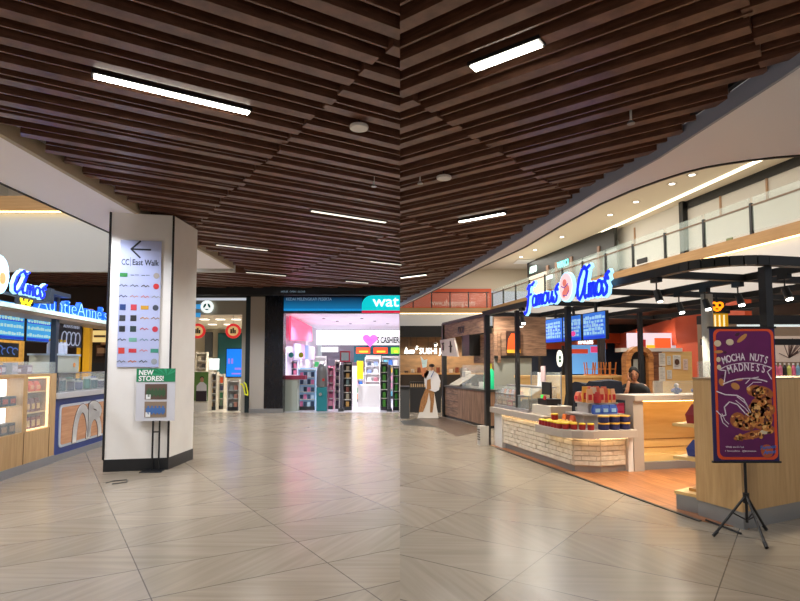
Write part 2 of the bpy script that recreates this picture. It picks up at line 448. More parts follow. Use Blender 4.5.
# ================================================================== LEFT HALF
# ---- the ceiling lights in the slats
def ceiling_lamp(pa, pb, label, fr, gaps, z=3.735, w_=.06, strength=22):
    a = onz(*pa, z); b = onz(*pb, z); c = (a+b)/2
    ux, uy, nx, ny, s0, seg = fr
    n = c.x*nx+c.y*ny
    g = n
    c = Vector((c.x+nx*(g-n), c.y+ny*(g-n), z)); L_ = (b-a).length
    t = T('ceiling_light', label, 'light', c, math.atan2(uy, ux), 'linear lights in the slatted ceiling')
    B(-L_/2-.02, -w_/2-.012, 0, L_/2+.02, w_/2+.012, .03).out('housing', BLACK, t)
    B(-L_/2, -w_/2, -.012, L_/2, w_/2, 0).out('diffuser', mat('linear_light_%d' % int(strength*10), (255, 250, 235), .5, emit=float(strength)), t)
    return t
ceiling_lamp((94, 76), (249, 112), 'long linear light nearest in the left slatted ceiling', frL, gL, w_=.065)
ceiling_lamp((312, 210.5), (385, 222.5), 'linear light in the middle of the left slatted ceiling, right of the pillar', frL, gL, w_=.04, strength=1.2)
ceiling_lamp((216, 245), (268, 250), 'small linear light above the right side of the pillar', frL, gL, w_=.03, strength=.8)
ceiling_lamp((247, 272), (285, 276), 'small far linear light above the cosmetics shop doorway', frL, gL, w_=.03, strength=.8)
ceiling_lamp((372, 261), (400, 265), 'far linear light above the pharmacy sign', frL, gL, w_=.03, strength=.8)
ceiling_lamp((346, 281), (368, 283), 'farthest tiny linear light before the pharmacy header', frL, gL, w_=.03, strength=.8)
ceiling_lamp((472, 67), (541, 44), 'bright short linear light nearest in the right slatted ceiling', frR, gR, w_=.085, strength=22)
ceiling_lamp((458, 221), (506, 214), 'linear light in the right slatted ceiling beside the long soffit', frR, gR, strength=8)
ceiling_lamp((400, 277.5), (427, 275), 'far linear light at the low left of the right slatted ceiling', frR, gR, strength=2.5)
def disc(px, py, label, r=.09, drop=.1):
    c = onz(px, py, 3.72)
    t = T('ceiling_speaker', label, 'ceiling speaker', c, 0)
    MB().lathe([(r*.93, 0), (r, .012), (r*.97, .03), (r*.4, .05)], n=28).out('grille', WHITE, t, smooth=True)
    MB().rod((0, 0, .045), (0, 0, .38), .012).out('stem', BLACK, t)
disc(359, 129, 'round white disc speaker hanging below the left slats')
disc(444, 179, 'round white disc speaker hanging below the right slats')
def sprinkler(px, py, label):
    t = T('sprinkler', label, 'sprinkler', onz(px, py, 3.68))
    MB().rod((0, 0, .01), (0, 0, .4), .01).out('pipe', WHITE, t)
    MB().lathe([(.035, 0), (.035, .008), (.015, .03)], n=12).out('sprinkler_head', STEEL, t)
sprinkler(374, 187, 'small sprinkler head below the left slats'); sprinkler(420, 184, 'small sprinkler head left of the round disc in the right ceiling')
sprinkler(631, 124, 'small sprinkler head near the soffit edge')

# ---- pillar
PF = [(-4.17, 8.03), (-3.33, 8.22), (-3.30, 9.12), (-4.2, 9.0)]
pl = T('pillar', 'square pale marble pillar carrying the directory sign', 'pillar', (-3.77, 8.6, 0))
def shift(p, k=1.0, c=(-3.77, 8.6)): return [((x-c[0])*k, (y-c[1])*k) for x, y in p]
MB().prism(shift(PF, .985), .16, 3.70).out('marble_cladding', MARBLE, pl)
MB().prism(shift(PF, 1.0), 0, .17).out('skirting', SKIRT, pl, bevel=.004)
fa = math.atan2(.19, .87)
mb = MB()
for x, y in ((-4.17, 8.03), (-3.335, 8.215)): mb.rod((x+3.77, y-8.6, .17), (x+3.77, y-8.6, 3.70), .016, n=8)
mb.out('corner_trim', BLACK, pl)
# directory sign on the pillar front, local XZ plane, x along the face
def pf(px, py):       # hit of pixel ray with the pillar's front face, in face coordinates
    d = ray(px, py); n = Vector((.19, -.87, 0)); o = Vector((-4.2, 8.03, 0)); t = n.dot(o-Vector((0, 0, 0)))/n.dot(d)
    p = d*t; q = Vector((p.x+4.2, p.y-8.03)); return q.length, p.z+EYE
x0, z1 = pf(121, 240); x1, _ = pf(162, 240); _, z0 = pf(140, 367)
ds = T('directory_sign', 'tall pale blue directory sign with arrow and shop logos on the pillar', 'sign', (-4.2+math.cos(fa)*x0+.006*.2, 8.03+math.sin(fa)*x0-.012, 0), fa)
Wd = x1-x0
B(0, -.006, z0, Wd, .004, z1).out('sign_panel', mat('directory_blue', (176, 184, 220), .6), ds)
INK = mat('sign_ink', (22, 26, 40), .6)
ax, az = Wd*.5, z1-.13
MB().ribbon([(ax+.13, az), (ax-.12, az)], .022, -.012, -.006).ribbon([(ax-.01, az+.12), (ax-.13, az), (ax-.01, az-.12)], .022, -.012, -.006).out('arrow', INK, ds)
txt('CC', .12, INK, ds, (.02, -.008, z1-.36), .002, bold=.001, width=.1)
txt('East Walk', .12, INK, ds, (.165, -.008, z1-.36), .002, bold=.001, width=Wd-.2)
B(.14, -.008, z1-.38, .144, -.006, z1-.25).out('divider', INK, ds)
logo = [[(40, 130, 60), None, None, (170, 160, 150)], [None, None, (70, 60, 60), (200, 40, 40)], [(60, 60, 90), (210, 150, 130), (200, 120, 120), (150, 150, 160)],
        [(30, 60, 120), (200, 60, 70), (200, 150, 40), (60, 66, 80)], [(50, 52, 60), (40, 40, 44), (200, 140, 60), (140, 100, 60)], [(30, 32, 40), (40, 60, 60), (190, 60, 70), (190, 40, 60)],
        [(60, 60, 66), (110, 170, 150), (110, 140, 160), (60, 60, 70)], [(200, 60, 50), (200, 50, 60), (200, 120, 130), (60, 140, 120)], [(110, 110, 120), (200, 110, 60), (60, 70, 80), (150, 155, 160)]]
shp = ['rnnd', 'sssd', 'ssss', 'qqrd', 'qqss', 'qqsd', 'srss', 'qrsr', 'sssd']
rh = (z1-.43-z0)/9
for i in range(9):
    for j in range(4):
        c = logo[i][j] or (90, 96, 110)
        cx = Wd*(.1+.265*j); cz = z1-.43-rh*(i+.5); k = shp[i][j]; m = mat('logo_%d_%d_%d' % c, c, .6)
        hw = .052
        mb = MB()
        if k == 'r': mb.plate([(cx-hw, cz-.028), (cx+hw, cz-.028), (cx+hw, cz+.028), (cx-hw, cz+.028)], -.009, -.006)
        elif k == 'q': mb.plate([(cx-.04, cz-.042), (cx+.04, cz-.042), (cx+.04, cz+.042), (cx-.04, cz+.042)], -.009, -.006)
        elif k == 'd': mb.plate(ell(cx, cz, .04, .042), -.009, -.006)
        elif k == 'n': mb.ribbon([(cx-hw, cz), (cx-.01, cz)], .01, -.009, -.006).ribbon([(cx+.005, cz+.004), (cx+hw, cz+.004)], .008, -.009, -.006)
        else: mb.ribbon([(cx-hw, cz-.006), (cx-.02, cz+.016), (cx+.005, cz-.01), (cx+.03, cz+.01), (cx+hw, cz-.004)], .011, -.009, -.006)
        mb.out('shop_logo', m, ds)
# poster stand in front of the pillar
st = T('poster_stand', 'black floor stand holding the green and white new stores poster', 'stand', onz(157, 470)+Vector((0, -.06, 0)), fa*.6)
B(-.17, -.16, 0, .12, .06, .012).out('base_plate', BLACK, st, bevel=.004)
mb = MB().box(-.055, -.012, .01, -.035, .012, 1.30).box(.035, -.012, .01, .055, .012, 1.30); mb.box(-.035, -.01, .54, .035, .01, .555); mb.box(-.06, -.012, 1.285, .06, .012, 1.31)
mb.out('upright', BLACK, st)
po = T('poster_board', 'white new stores poster with green header on the black stand', 'poster', Vector(st.location)+Vector((.02, -.03, 0)), fa*.6)
xa = -.29; xb = .24; zb = at(137, 421.5, 8).z; zt = at(137, 368.5, 8).z
B(xa, -.012, zb, xb, .0, zt).out('board', mat('poster_paper', (205, 205, 212), .6), po)
GRN = mat('poster_green', (22, 128, 84), .5)
B(xa, -.016, zt-.19, xb, -.012, zt).out('green_header', GRN, po)
mb = MB()
for k in range(9):
    q = R(10+k*20); cx, cz = .12, zt-.1
    mb.plate([(cx, cz), (min(xb-.005, cx+.3*math.cos(q)), max(zt-.188, min(zt-.002, cz+.3*math.sin(q)))), (min(xb-.005, cx+.3*math.cos(q+.12)), max(zt-.188, min(zt-.002, cz+.3*math.sin(q+.12))))], -.0175, -.016)
mb.out('sunburst', mat('green_ray', (50, 158, 112), .5), po)
txt('NEW', .098, mat('print_white', (236, 238, 236), .6), po, (xa+.03, -.019, zt-.09), .002, bold=.003, shear=.05, name='lettering', width=.2)
txt('STORES!', .098, mat('print_white', (236, 238, 236), .6), po, (xa+.03, -.019, zt-.175), .002, bold=.003, shear=.05, width=.34)
for i, (zz, c1, c2) in enumerate(((zt-.44, (96, 76, 66), (60, 90, 60)), (zt-.69, (140, 120, 100), (70, 110, 170)))):
    ph = B(xa+.12, -.016, zz, xa+.42, -.012, zz+.22).out('shop_photo', mat('photo_tone%d' % i, c1, .6), po)
    mb = MB().box(xa+.14, -.019, zz+.06, xa+.40, -.016, zz+.13)
    for k in range(5): mb.box(xa+.16+k*.05, -.02, zz+.04, xa+.185+k*.05, -.016, zz+.16)
    mb.out('photo_detail', mat('photo_detail%d' % i, c2, .6), ph)
    B(xa+.135, -.02, zz+.005, xa+.2, -.016, zz+.07).out('caption_tag', mat('print_white', (236, 238, 236), .6), ph)

# ---- left kiosk frame: X away from the camera along the counter, -Y to the aisle
LO = Vector((-5.17, 7.3)); LA = R(96.0)
def LK(a, b=0, z=0):
    return Vector((LO.x+a*math.cos(LA)-b*math.sin(LA), LO.y+a*math.sin(LA)+b*math.cos(LA), z))
def lt(name, label, cat, a=0, b=0, z=0, group=None, rot=0): return T(name, label, cat, LK(a, b, z), LA+rot, group)
cab = lt('display_cabinet', 'oak cookie display cabinet with lit windows beside the left aisle', 'cabinet')
B(-1.4, .0, .12, 1.5, .6, .56).out('base', OAK, cab)
B(-1.4, -.015, 0, 1.5, .58, .12).out('kick_plate', KICK, cab)
mb = MB().box(-.05, -.004, .12, -.044, 0, .56).box(.64, -.004, .12, .646, 0, .56).box(1.33, -.004, .12, 1.336, 0, .56)
mb.out('panel_gap', mat('gap_dark', (70, 50, 34), .8), cab)
mb = MB()
for a0, a1 in ((-1.4, -.78), (-.08, -.02), (.6, .7), (1.33, 1.5)): mb.box(a0, 0, .56, a1, .6, 1.33)
mb.box(-1.4, 0, 1.33, 1.5, .6, 1.37); mb.box(-1.4, .5, .56, 1.5, .6, 1.33)
mb.out('frame', OAK, cab)
B(-.74, .2, .6, .55, .23, 1.30).out('light_panel', LEDW, cab)
mb = MB().box(.7, .02, 1.305, 1.33, .06, 1.325).box(.7, .02, .57, 1.33, .05, .585).box(.705, .02, .585, .72, .05, 1.3).box(1.31, .02, .585, 1.325, .05, 1.3)
mb.out('light_strip', mat('gold_strip', (255, 224, 160), .5, emit=1.8), cab)
B(-.78, .03, .93, .6, .2, .945).out('shelf', MAPLE, cab)
for z in (.80, 1.10): B(.7, .05, z, 1.33, .46, z+.015).out('shelf', MAPLE, cab)
B(.7, .46, .58, 1.33, .5, 1.33).out('back_panel', mat('gold_back', (190, 140, 60), .5), cab)
B(-.76, .004, .57, 1.33, .01, 1.32).out('front_glass', CLEAR, cab)
mb = MB().box(-1.4, .01, 1.37, 1.48, .018, 1.545).box(1.42, .01, 1.37, 1.428, .5, 1.545).out('glass_guard', CLEAR, cab)
def product(name, label, cat, group, loc, rz, sx, sy, sz, c, cap=None, shape='box'):
    mb = MB()
    if shape == 'box': mb.box(-sx/2, -sy/2, 0, sx/2, sy/2, sz)
    elif shape == 'bag':
        mb.add([(-sx/2, -sy/2, 0), (sx/2, -sy/2, 0), (sx/2, sy/2, 0), (-sx/2, sy/2, 0), (-sx*.55, -sy*.6, sz*.45), (sx*.55, -sy*.6, sz*.45), (sx*.55, sy*.6, sz*.45), (-sx*.55, sy*.6, sz*.45), (-sx*.45, -.01, sz), (sx*.45, -.01, sz), (sx*.45, .01, sz), (-sx*.45, .01, sz)],
               [(0, 3, 2, 1), (0, 1, 5, 4), (1, 2, 6, 5), (2, 3, 7, 6), (3, 0, 4, 7), (4, 5, 9, 8), (5, 6, 10, 9), (6, 7, 11, 10), (7, 4, 8, 11), (8, 9, 10, 11)])
    elif shape == 'tub': mb.lathe([(sx*.44, 0), (sx*.5, sz*.12), (sx*.5, sz*.8)], n=16)
    elif shape == 'bottle': mb.lathe([(sx*.45, 0), (sx*.5, sz*.05), (sx*.5, sz*.6), (sx*.2, sz*.8), (sx*.2, sz*.85)], n=10)
    if cap is None:
        return tag(mb.out(name, mat('pk_%d_%d_%d' % c, c, .45), None, loc, rz), label, cat, group)
    t = T(name, label, cat, loc, rz, group)
    mb.out('body', mat('pk_%d_%d_%d' % c, c, .45), t)
    m2 = MB(); cm = mat('pk_%d_%d_%d' % cap, cap, .45)
    if shape == 'tub': m2.lathe([(sx*.53, sz*.8), (sx*.53, sz*.97), (sx*.48, sz)], n=16)
    elif shape == 'bottle': m2.lathe([(sx*.22, sz*.84), (sx*.22, sz)], n=8)
    elif shape == 'bag': m2.box(-sx*.3, -sy*.66, sz*.2, sx*.3, -sy*.5, sz*.6)
    else: m2.box(-sx*.38, -sy/2-.003, sz*.25, sx*.38, -sy/2, sz*.75)
    m2.out('lid' if shape in ('tub', 'bottle') else 'printed_label', cm, t)
    return t
rnd = random.Random(11)
for k in range(7):
    a = -.62+k*.18
    product('cookie_tin', 'dark cookie tin on the middle shelf of the bright window', 'tin', 'dark tins on the middle shelf of the bright window', LK(a, .12, .945), LA, .15, .12, .13, (44, 52, 72), (180, 60, 50))
for k in range(7):
    a = -.62+k*.18
    product('cookie_tin', 'dark cookie tin on the bottom of the bright window', 'tin', 'dark tins at the bottom of the bright window', LK(a, .12, .562), LA, .15, .12, .15, (52, 44, 56), (150, 110, 80))
for k in range(4):
    product('snack_bag', 'red cookie bag on the middle shelf of the gold lit window', 'bag', 'red bags in the gold window', LK(.79+k*.14, .15, .815), LA, .12, .07, .2, (110, 22, 22), (214, 170, 90), 'bag')
for k in range(4):
    product('gift_box', 'small red gift box on the bottom of the gold lit window', 'box', 'red boxes in the gold window', LK(.79+k*.14, .15, .562), LA, .11, .1, .18, (130, 26, 34), (200, 170, 120))
for k in range(3):
    product('snack_bag', 'orange bag on the top shelf of the gold lit window', 'bag', 'orange bags in the gold window', LK(.84+k*.17, .15, 1.115), LA, .14, .08, .15, (236, 92, 30), (236, 170, 120), 'bag')
cols = [(120, 90, 110), (160, 60, 80), (90, 90, 120), (150, 150, 160), (110, 60, 60)]
for k in range(11):
    product('cookie_box', 'small wrapped cookie pack behind the glass on the left cabinet', 'box', 'packs on top of the left cabinet', LK(-.9+k*.19, .2+.05*(k % 2), 1.37), LA, .15, .12, .1+.03*(k % 3), cols[k % 5], (190, 180, 190))

# pretzel counter
pc = lt('pretzel_counter', 'blue pretzel counter with a framed pretzel picture on its front', 'counter')
B(1.54, .02, .10, 3.9, .6, .97).out('body', mat('pretzel_blue', (36, 60, 130), .45), pc)
B(1.5, .0, .0, 3.9, .6, .10).out('kick_plate', KICK, pc)
B(1.5, -.04, .97, 3.9, .62, 1.06).out('worktop', mat('counter_grey', (190, 190, 192), .35), pc, bevel=.008)
fr = MB().plate(rrect(1.66, .2, 3.75, .87, .07), .005, .02).out('picture_frame', mat('pale_frame', (196, 206, 220), .4), pc)
MB().plate(rrect(1.71, .24, 3.70, .83, .05), -.001, .006).out('wood_picture', wood('printed_wood', (186, 128, 88), (216, 164, 124), (.6, 1, 9), .4, 2.4), pc)
pz = MB(); 
def arc(cx, cz, rx, rz_, q0, q1, n=18, rot=0):
    o = []
    for i in range(n+1):
        q = R(q0+(q1-q0)*i/n); x = rx*math.cos(q); z = rz_*math.sin(q)
        o.append((cx+x*math.cos(rot)-z*math.sin(rot), cz+x*math.sin(rot)+z*math.cos(rot)))
    return o
loops = [arc(2.42, .24, .27, .52, 5, 178), arc(2.9, .24, .24, .36, 0, 165), arc(2.92, .70, .2, .08, 0, 360, 24, R(-14)), [(2.66, .26), (2.72, .72)]]
for l_ in loops: pz.ribbon([(x, max(.24, z)) for x, z in l_], .16, -.006, -.001)
pz.out('pretzel_outline', mat('pretzel_outline', (70, 50, 50), .5), pc)
pz = MB()
for l_ in loops: pz.ribbon([(x, max(.25, z)) for x, z in l_], .135, -.010, -.006)
pz.out('pretzel_drawing', mat('pretzel_white', (246, 244, 242), .6), pc)
B(2.63, -.012, .24, 2.65, -.006, .84).out('panel_joint', mat('gap_dark', (70, 50, 34), .8), pc)
gc = lt('glass_showcase', 'low glass showcase of drinks and pots on the pretzel counter', 'showcase')
B(1.68, .05, 1.06, 3.8, .5, 1.07).out('tray', STEEL, gc)
mb = MB().box(1.68, .05, 1.07, 3.8, .056, 1.36).box(1.68, .05, 1.07, 1.686, .5, 1.36).box(3.79, .05, 1.07, 3.8, .5, 1.36).box(1.68, .05, 1.36, 3.8, .5, 1.368)
mb.out('glass_panels', CLEAR, gc)
MB().box(1.67, .045, 1.36, 3.81, .06, 1.38).box(1.67, .045, 1.07, 1.685, .06, 1.38).out('edge_trim', STEEL, gc)
cc = [(60, 130, 120), (170, 176, 180), (40, 90, 110), (200, 206, 206), (80, 70, 110), (210, 210, 214), (90, 96, 150), (190, 196, 200)]
for k in range(13):
    product('drink_pot', 'small pot or cup inside the glass showcase of the pretzel counter', 'pot', 'pots in the glass showcase', LK(1.79+k*.155, .2+.1*(k % 2), 1.07), LA, .12, .12, .16+.03*(k % 3), cc[k % 8], cc[(k+3) % 8], 'tub')
bn = lt('clear_bin', 'large clear plastic bin on top of the glass showcase', 'bin', 2.0, .28, 1.38)
MB().box(-.37, -.2, 0, .42, .2, .015).box(-.37, -.2, .015, -.36, .2, .27).box(.41, -.2, .015, .42, .2, .27).box(-.37, -.2, .015, .42, -.19, .27).box(-.37, .19, .015, .42, .2, .27).out('bin_body', glass('frosted_bin', (214, 224, 216), .55, .3), bn)
B(-.39, -.22, .27, .44, .22, .30).out('bin_lid', glass('bin_lid', (190, 214, 236), .75, .3), bn)
B(-.33, -.16, .02, .38, .16, .08).out('bin_filling', mat('pale_filling', (190, 178, 120), .6), bn)
MB().rod((.25, -.205, .12), (.25, -.2, .12), .04).out('bin_tap', mat('tap_orange', (210, 130, 40), .5), bn)
for k in range(5):
    product('paper_cup', 'stack of tall paper cups standing on the clear bin', 'cups', 'cup stacks on the clear bin', LK(1.78+k*.12, .25, 1.68), LA, .09, .09, .24, (206, 214, 232), (230, 190, 60), 'bottle')

# canopy of the left kiosks
lc = lt('kiosk_canopy', 'white lit canopy beam over the left kiosks on a dark post', 'canopy')
B(-1.5, .02, 2.27, 4.6, .14, 2.33).out('light_beam', mat('beam_glow', (206, 226, 220), .4, emit=.8), lc)
B(-1.5, .03, 2.22, 4.6, .5, 2.27).out('beam', mat('beam_beige', (150, 130, 110), .5), lc)
mb = MB().box(1.56, .06, 1.06, 1.65, .14, 2.62).box(-1.5, -.16, 2.40, .95, -.1, 2.43).box(.9, -.16, 2.4, 1.0, .1, 2.62).box(1.0, -.1, 2.56, 1.65, .14, 2.62)
mb.out('post', mat('slate_post', (50, 62, 78), .45), lc)
BLUE = emi('sign_blue', (10, 40, 235), 1.1); CYANW = emi('sign_outline', (170, 226, 255), 1.1)
BLUE2 = emi('pretzel_sign_blue', (10, 92, 240), 1.2)
def _el(cx, cz, rx, rz_, q0=0, q1=360, n=16): return [(cx+rx*math.cos(R(q0+(q1-q0)*i/n)), cz+rz_*math.sin(R(q0+(q1-q0)*i/n))) for i in range(n+1)]
CURSIVE = {   # centre lines of the sign's letters in a unit body: (strokes, advance)
 'F': ([[(.5, .98), (.3, 1.0), (.2, .9), (.18, .55), (.16, .1), (.08, -.2), (-.06, -.3), (-.12, -.2)], [(.02, .86), (.16, 1.02), (.4, 1.0), (.62, 1.1)], [(.02, .5), (.2, .54), (.42, .58)]], .56),
 'A': ([[(.66, .88), (.5, 1.05), (.3, 1.0), (.12, .72), (.04, .36), (.1, .06), (.24, -.02), (.4, .16), (.56, .52), (.66, .88)], [(.66, .92), (.58, .5), (.56, .14), (.64, .0), (.76, .08)], [(.44, 1.1), (.62, 1.0), (.8, 1.08)]], .8),
 'a': ([_el(.2, .24, .16, .24, 20, 340), [(.36, .46), (.34, .14), (.4, .0), (.5, .06)]], .46),
 'm': ([[(.04, .46), (.06, .0)], [(.06, .26), (.14, .46), (.22, .44), (.24, .0)], [(.24, .26), (.32, .46), (.4, .44), (.42, .1), (.46, .0), (.54, .06)]], .52),
 'o': ([_el(.2, .24, .17, .24), [(.24, .46), (.36, .38), (.44, .42)]], .42),
 'u': ([[(.04, .46), (.06, .1), (.14, .0), (.26, .08), (.32, .4)], [(.34, .46), (.34, .1), (.4, .0), (.48, .06)]], .46),
 's': ([[(.04, .1), (.0, .2)], [(.32, .46), (.22, .62), (.12, .5), (.16, .36), (.28, .22), (.26, .04), (.12, -.04), (.02, .06)], [(.22, .62), (.34, .7)]], .4)}
def script_sign(s, size, parent, a, z, width, b=0, slant=.3):
    adv = sum(CURSIVE[c][1] for c in s); k = width/(adv+.2*slant)
    m1, m2 = MB(), MB(); x = 0
    for c in s:
        for st_ in CURSIVE[c][0]:
            pts = [(a+(x+px+slant*pz*.5)*k, z+pz*size) for px, pz in st_]
            m1.ribbon(pts, size*.155, b-.012, b+.03)
            m2.ribbon(pts, size*.085, b-.034, b-.012)
        x += CURSIVE[c][1]
    m1.out('letter_outline', CYANW, parent); m2.out('lettering', BLUE, parent)
ls = lt('shop_sign', 'blue glowing cursive word Amos on the left kiosk canopy', 'sign', 0, -.2)
script_sign('Amos', .27, ls, -.17, 2.44, .82)
lo_ = lt('round_logo', 'pale oval logo sign cut by the left picture edge', 'sign', -.44, -.2)
MB().plate(ell(0, 2.61, .2, .24), -.01, .03).out('rim', CYANW, lo_)
MB().plate(ell(0, 2.61, .17, .21), -.016, -.01).out('disc', emi('logo_cream', (240, 214, 180), 1), lo_)
MB().plate(ell(.05, 2.57, .06, .07), -.02, -.016).out('cookie', emi('logo_cookie', (220, 140, 90), .8), lo_)
as_ = lt('pretzel_shop_sign', 'blue glowing words AuntieAnne\'s above the pretzel counter', 'sign', 0, .1)
txt("AuntieAnne's", .33, BLUE2, as_, (1.0, 0, 2.33), .03, bold=.012, width=2.5)
txt("AuntieAnne's", .33, CYANW, as_, (1.005, -.032, 2.335), .001, bold=-.008, width=2.48, name='letter_glow')
yp = lt('pretzel_emblem', 'yellow pretzel emblem in a dark box left of the pretzel shop words', 'sign', .78, .1)
B(-.2, -.0, 2.32, .14, .06, 2.52).out('box', DKGREY, yp)
mb = MB()
for cx in (-.1, .02): mb.ribbon(arc(cx, 2.43, .07, .05, 0, 360), .025, -.02, 0)
mb.ribbon(arc(-.04, 2.38, .09, .05, 180, 360), .025, -.02, 0); mb.out('pretzel', emi('pretzel_yellow', (250, 220, 40), 1.3), yp)
SCR = emi('menu_blue', (60, 160, 225), .75); SCRD = emi('menu_dark_blue', (10, 60, 190), .8); SCRT = emi('menu_text', (170, 210, 205), .8)
def menu_tv(parent, a0, a1, z0, z1, y, seed, m1=SCR, m2=SCRD, m3=SCRT, rows=4):
    r_ = random.Random(seed)
    B(a0, y, z0, a1, y+.05, z1).out('casing', BLACK, parent)
    B(a0+.012, y-.004, z0+.012, a1-.012, y, z1-.012).out('screen', m1, parent)
    mb = MB(); w_ = a1-a0
    mb.box(a0+.015, y-.007, z0+.015, a1-.015, y-.004, z0+.06); mb.box(a0+.015, y-.007, z0+(z1-z0)*.5, a0+w_*.95, y-.004, z0+(z1-z0)*.5+.03)
    mb.out('menu_band', m2, parent)
    mb = MB()
    for i in range(rows):
        x = a0+.03
        while x < a1-.07:
            q = r_.uniform(.03, .07); zz = z0+.08+(z1-z0-.13)*i/rows
            mb.box(x, y-.008, zz, x+q, y-.004, zz+r_.uniform(.03, .055)); x += q+r_.uniform(.008, .03)
    mb.out('menu_print', m3, parent)
for a0, a1, lab in ((-.3, .72, 'leftmost blue menu screen over the left cookie kiosk, cut by the picture edge'), (.75, 1.5, 'middle blue menu screen over the left cookie kiosk'), (1.56, 2.33, 'right blue menu screen, left of the dark post')):
    t = lt('menu_screen', lab, 'screen', 0, .5, 0, 'menu screens of the left kiosk')
    menu_tv(t, a0, a1, 1.87, 2.44, 0, hash(lab) % 97 if False else int(a0*100)+50)
# hanging navy poster with pretzel rings
hp = lt('ring_poster', 'navy poster with white pretzel rings behind the dark post', 'poster', 0, .45)
B(2.45, 0, 1.82, 3.35, .03, 2.26).out('panel', NAVY, hp)
mb = MB()
for k in range(4): mb.ribbon(arc(2.66+k*.17, 1.97, .09, .12, 0, 360, 20, R(-14)), .016, -.012, 0)
mb.out('rings', mat('ring_white', (190, 200, 226), .5, emit=.3), hp)
txt('ALWAYS FRESH', .075, mat('ring_white', (190, 200, 226), .5, emit=.3), hp, (2.62, -.006, 2.16), .003, width=.6)
# back wall of the left kiosk
bw = lt('kiosk_back_wall', 'yellow patterned back wall with an oval clock behind the left kiosk', 'wall panel', 0, 1.9)
B(-1.5, 0, .0, 4.2, .1, 2.2).out('panel', wood('gold_wall', (190, 140, 50), (226, 176, 80), (6, 6, 6), .5, 2), bw)
B(-1.5, -.02, 1.5, 2.3, 0, 1.62).out('yellow_band', YELLOW, bw)
ck = lt('oval_clock', 'dark rimmed oval clock on the yellow back wall', 'clock', 3.0, 1.86, 1.68)
MB().plate(ell(0, 0, .1, .15), -.03, .02).out('rim', mat('clock_rim', (90, 40, 24), .5), ck)
MB().plate(ell(0, 0, .07, .11), -.035, -.03).out('clock_face', mat('clock_face', (226, 216, 190), .5), ck)
dpn = lt('patterned_panel', 'black panel with blue and white swirls under the left menu screens', 'panel', 0, .7)
B(-.6, 0, 1.62, 1.75, .02, 1.84).out('panel', BLACK, dpn)
mb = MB(); r_ = random.Random(3)
for k in range(16): mb.ribbon(arc(-.45+k*.14, 1.72+r_.uniform(-.03, .03), .08, .05, r_.uniform(0, 90), r_.uniform(160, 330), 8), .018, -.006, 0)
mb.out('swirls', mat('swirl_blue', (90, 130, 210), .5, emit=.3), dpn)
for (px, w_, lab) in ((83.5, .2, 'thin yellow post right of the ring poster'), (89, .3, 'thick yellow post beside the gold shop sign')):
    p = at(px-1.5, 320, 12.6)
    tag(B(-w_/3, -.05, 0, w_/3, .05, 2.75).out('yellow_post', YELLOW, None, (p.x, p.y, 0)), lab, 'post')
# distant shops behind the left kiosks
S(B(-12, 15.9, 0, -6.75, 16.1, 3.7).out('wall_left_shops', mat('dim_shop_wall', (58, 44, 36), .8)))
fs = T('far_shop_sign', 'black far shop sign with cream letters beside the pillar', 'sign', (0, 15.4, 0))
a = at(89, 318, 15.4); b = at(109, 328, 15.4)
B(a.x-.3, 0, b.z, b.x+.3, .1, a.z).out('board', BLACK, fs)
txt('KOPI RAMP', .25, emi('cream_glow', (240, 226, 170), .9), fs, (a.x-.1, -.01, b.z+.05), .01, bold=.004, width=b.x-a.x+.2)
gs = T('gold_shop_sign', 'gold lit shop board below the black far shop sign', 'sign', (0, 15.3, 0))
a = at(87, 330.5, 15.3); b = at(109, 342, 15.3)
B(a.x-.3, 0, b.z, b.x+.3, .1, a.z).out('board', emi('gold_lit', (236, 204, 130), .75), gs)
B(a.x+.2, -.02, (a.z+b.z)/2-.03, b.x-.1, 0, (a.z+b.z)/2+.03).out('lettering', mat('gold_text', (120, 90, 50), .6), gs)
for k in range(7):
    p = at(84+k*4, 361, 15.0)
    product('framed_picture', 'small brown framed picture in the far shop left of the pillar', 'picture', 'pictures in the far left shop', (p.x, 15.85, 1.75+.25*(k % 2)), 0, .26, .05, .3, (110, 70, 50), (190, 150, 120))
p = at(104, 372, 14)
product('black_counter_unit', 'low black unit in the far shop left of the pillar', 'unit', None, (p.x, 14, 0), 0, 1.1, .5, 1.55, (20, 20, 24))

# ================================================================== STORE FRONTS at y = 18
YS = 18.0
def sx(px, y=YS): return at(px, 340, y).x
def sz(py, y=YS): return at(300, py, y).z
S(B(sx(283)-.0, YS, sz(313), 0, YS+.3, sz(297)).out('wall_back_header', mat('header_dark', (20, 24, 34), .4)))
S(B(sx(190)-5, YS, sz(297), 0, YS+.25, 3.95).out('wall_back_top', mat('fascia_black', (10, 12, 16), .4)))
S(B(sx(265.5), YS-.12, 0, sx(284), YS+.3, sz(290)).out('wall_back_pier', mat('pier_black', (14, 18, 26), .25)))
S(B(sx(251), YS-.1, 0, sx(265.5), YS+.3, sz(297)).out('wall_back_column', mat('pier_beige', (176, 168, 158), .5)))
S(B(sx(251), YS-.14, 0, sx(284)+.02, YS-.1, .13).out('baseboard_back', KICK))
S(B(sx(246), YS-.05, 0, sx(251), YS+.3, sz(297)).out('trim_15', mat('teal_black', (16, 40, 48), .3)))
S(B(-12, 16.4, 3.54, 0, 16.5, 4.1).out('ceiling_drop', mat('fascia_black', (10, 12, 16), .4)))
S(B(-12, 16.5, 3.85, 0, 18.0, 4.1).out('ceiling_dark', mat('fascia_black', (10, 12, 16), .4)))
S(B(-3.7, YS, 0.001, 0, 27, .004).out('floor_pharmacy', mat('white_floor', (206, 204, 214), .2)))
S(B(-10, YS, 0.001, sx(247), 25.5, .004).out('floor_cosmetics', mat('cream_floor', (206, 196, 178), .2)))
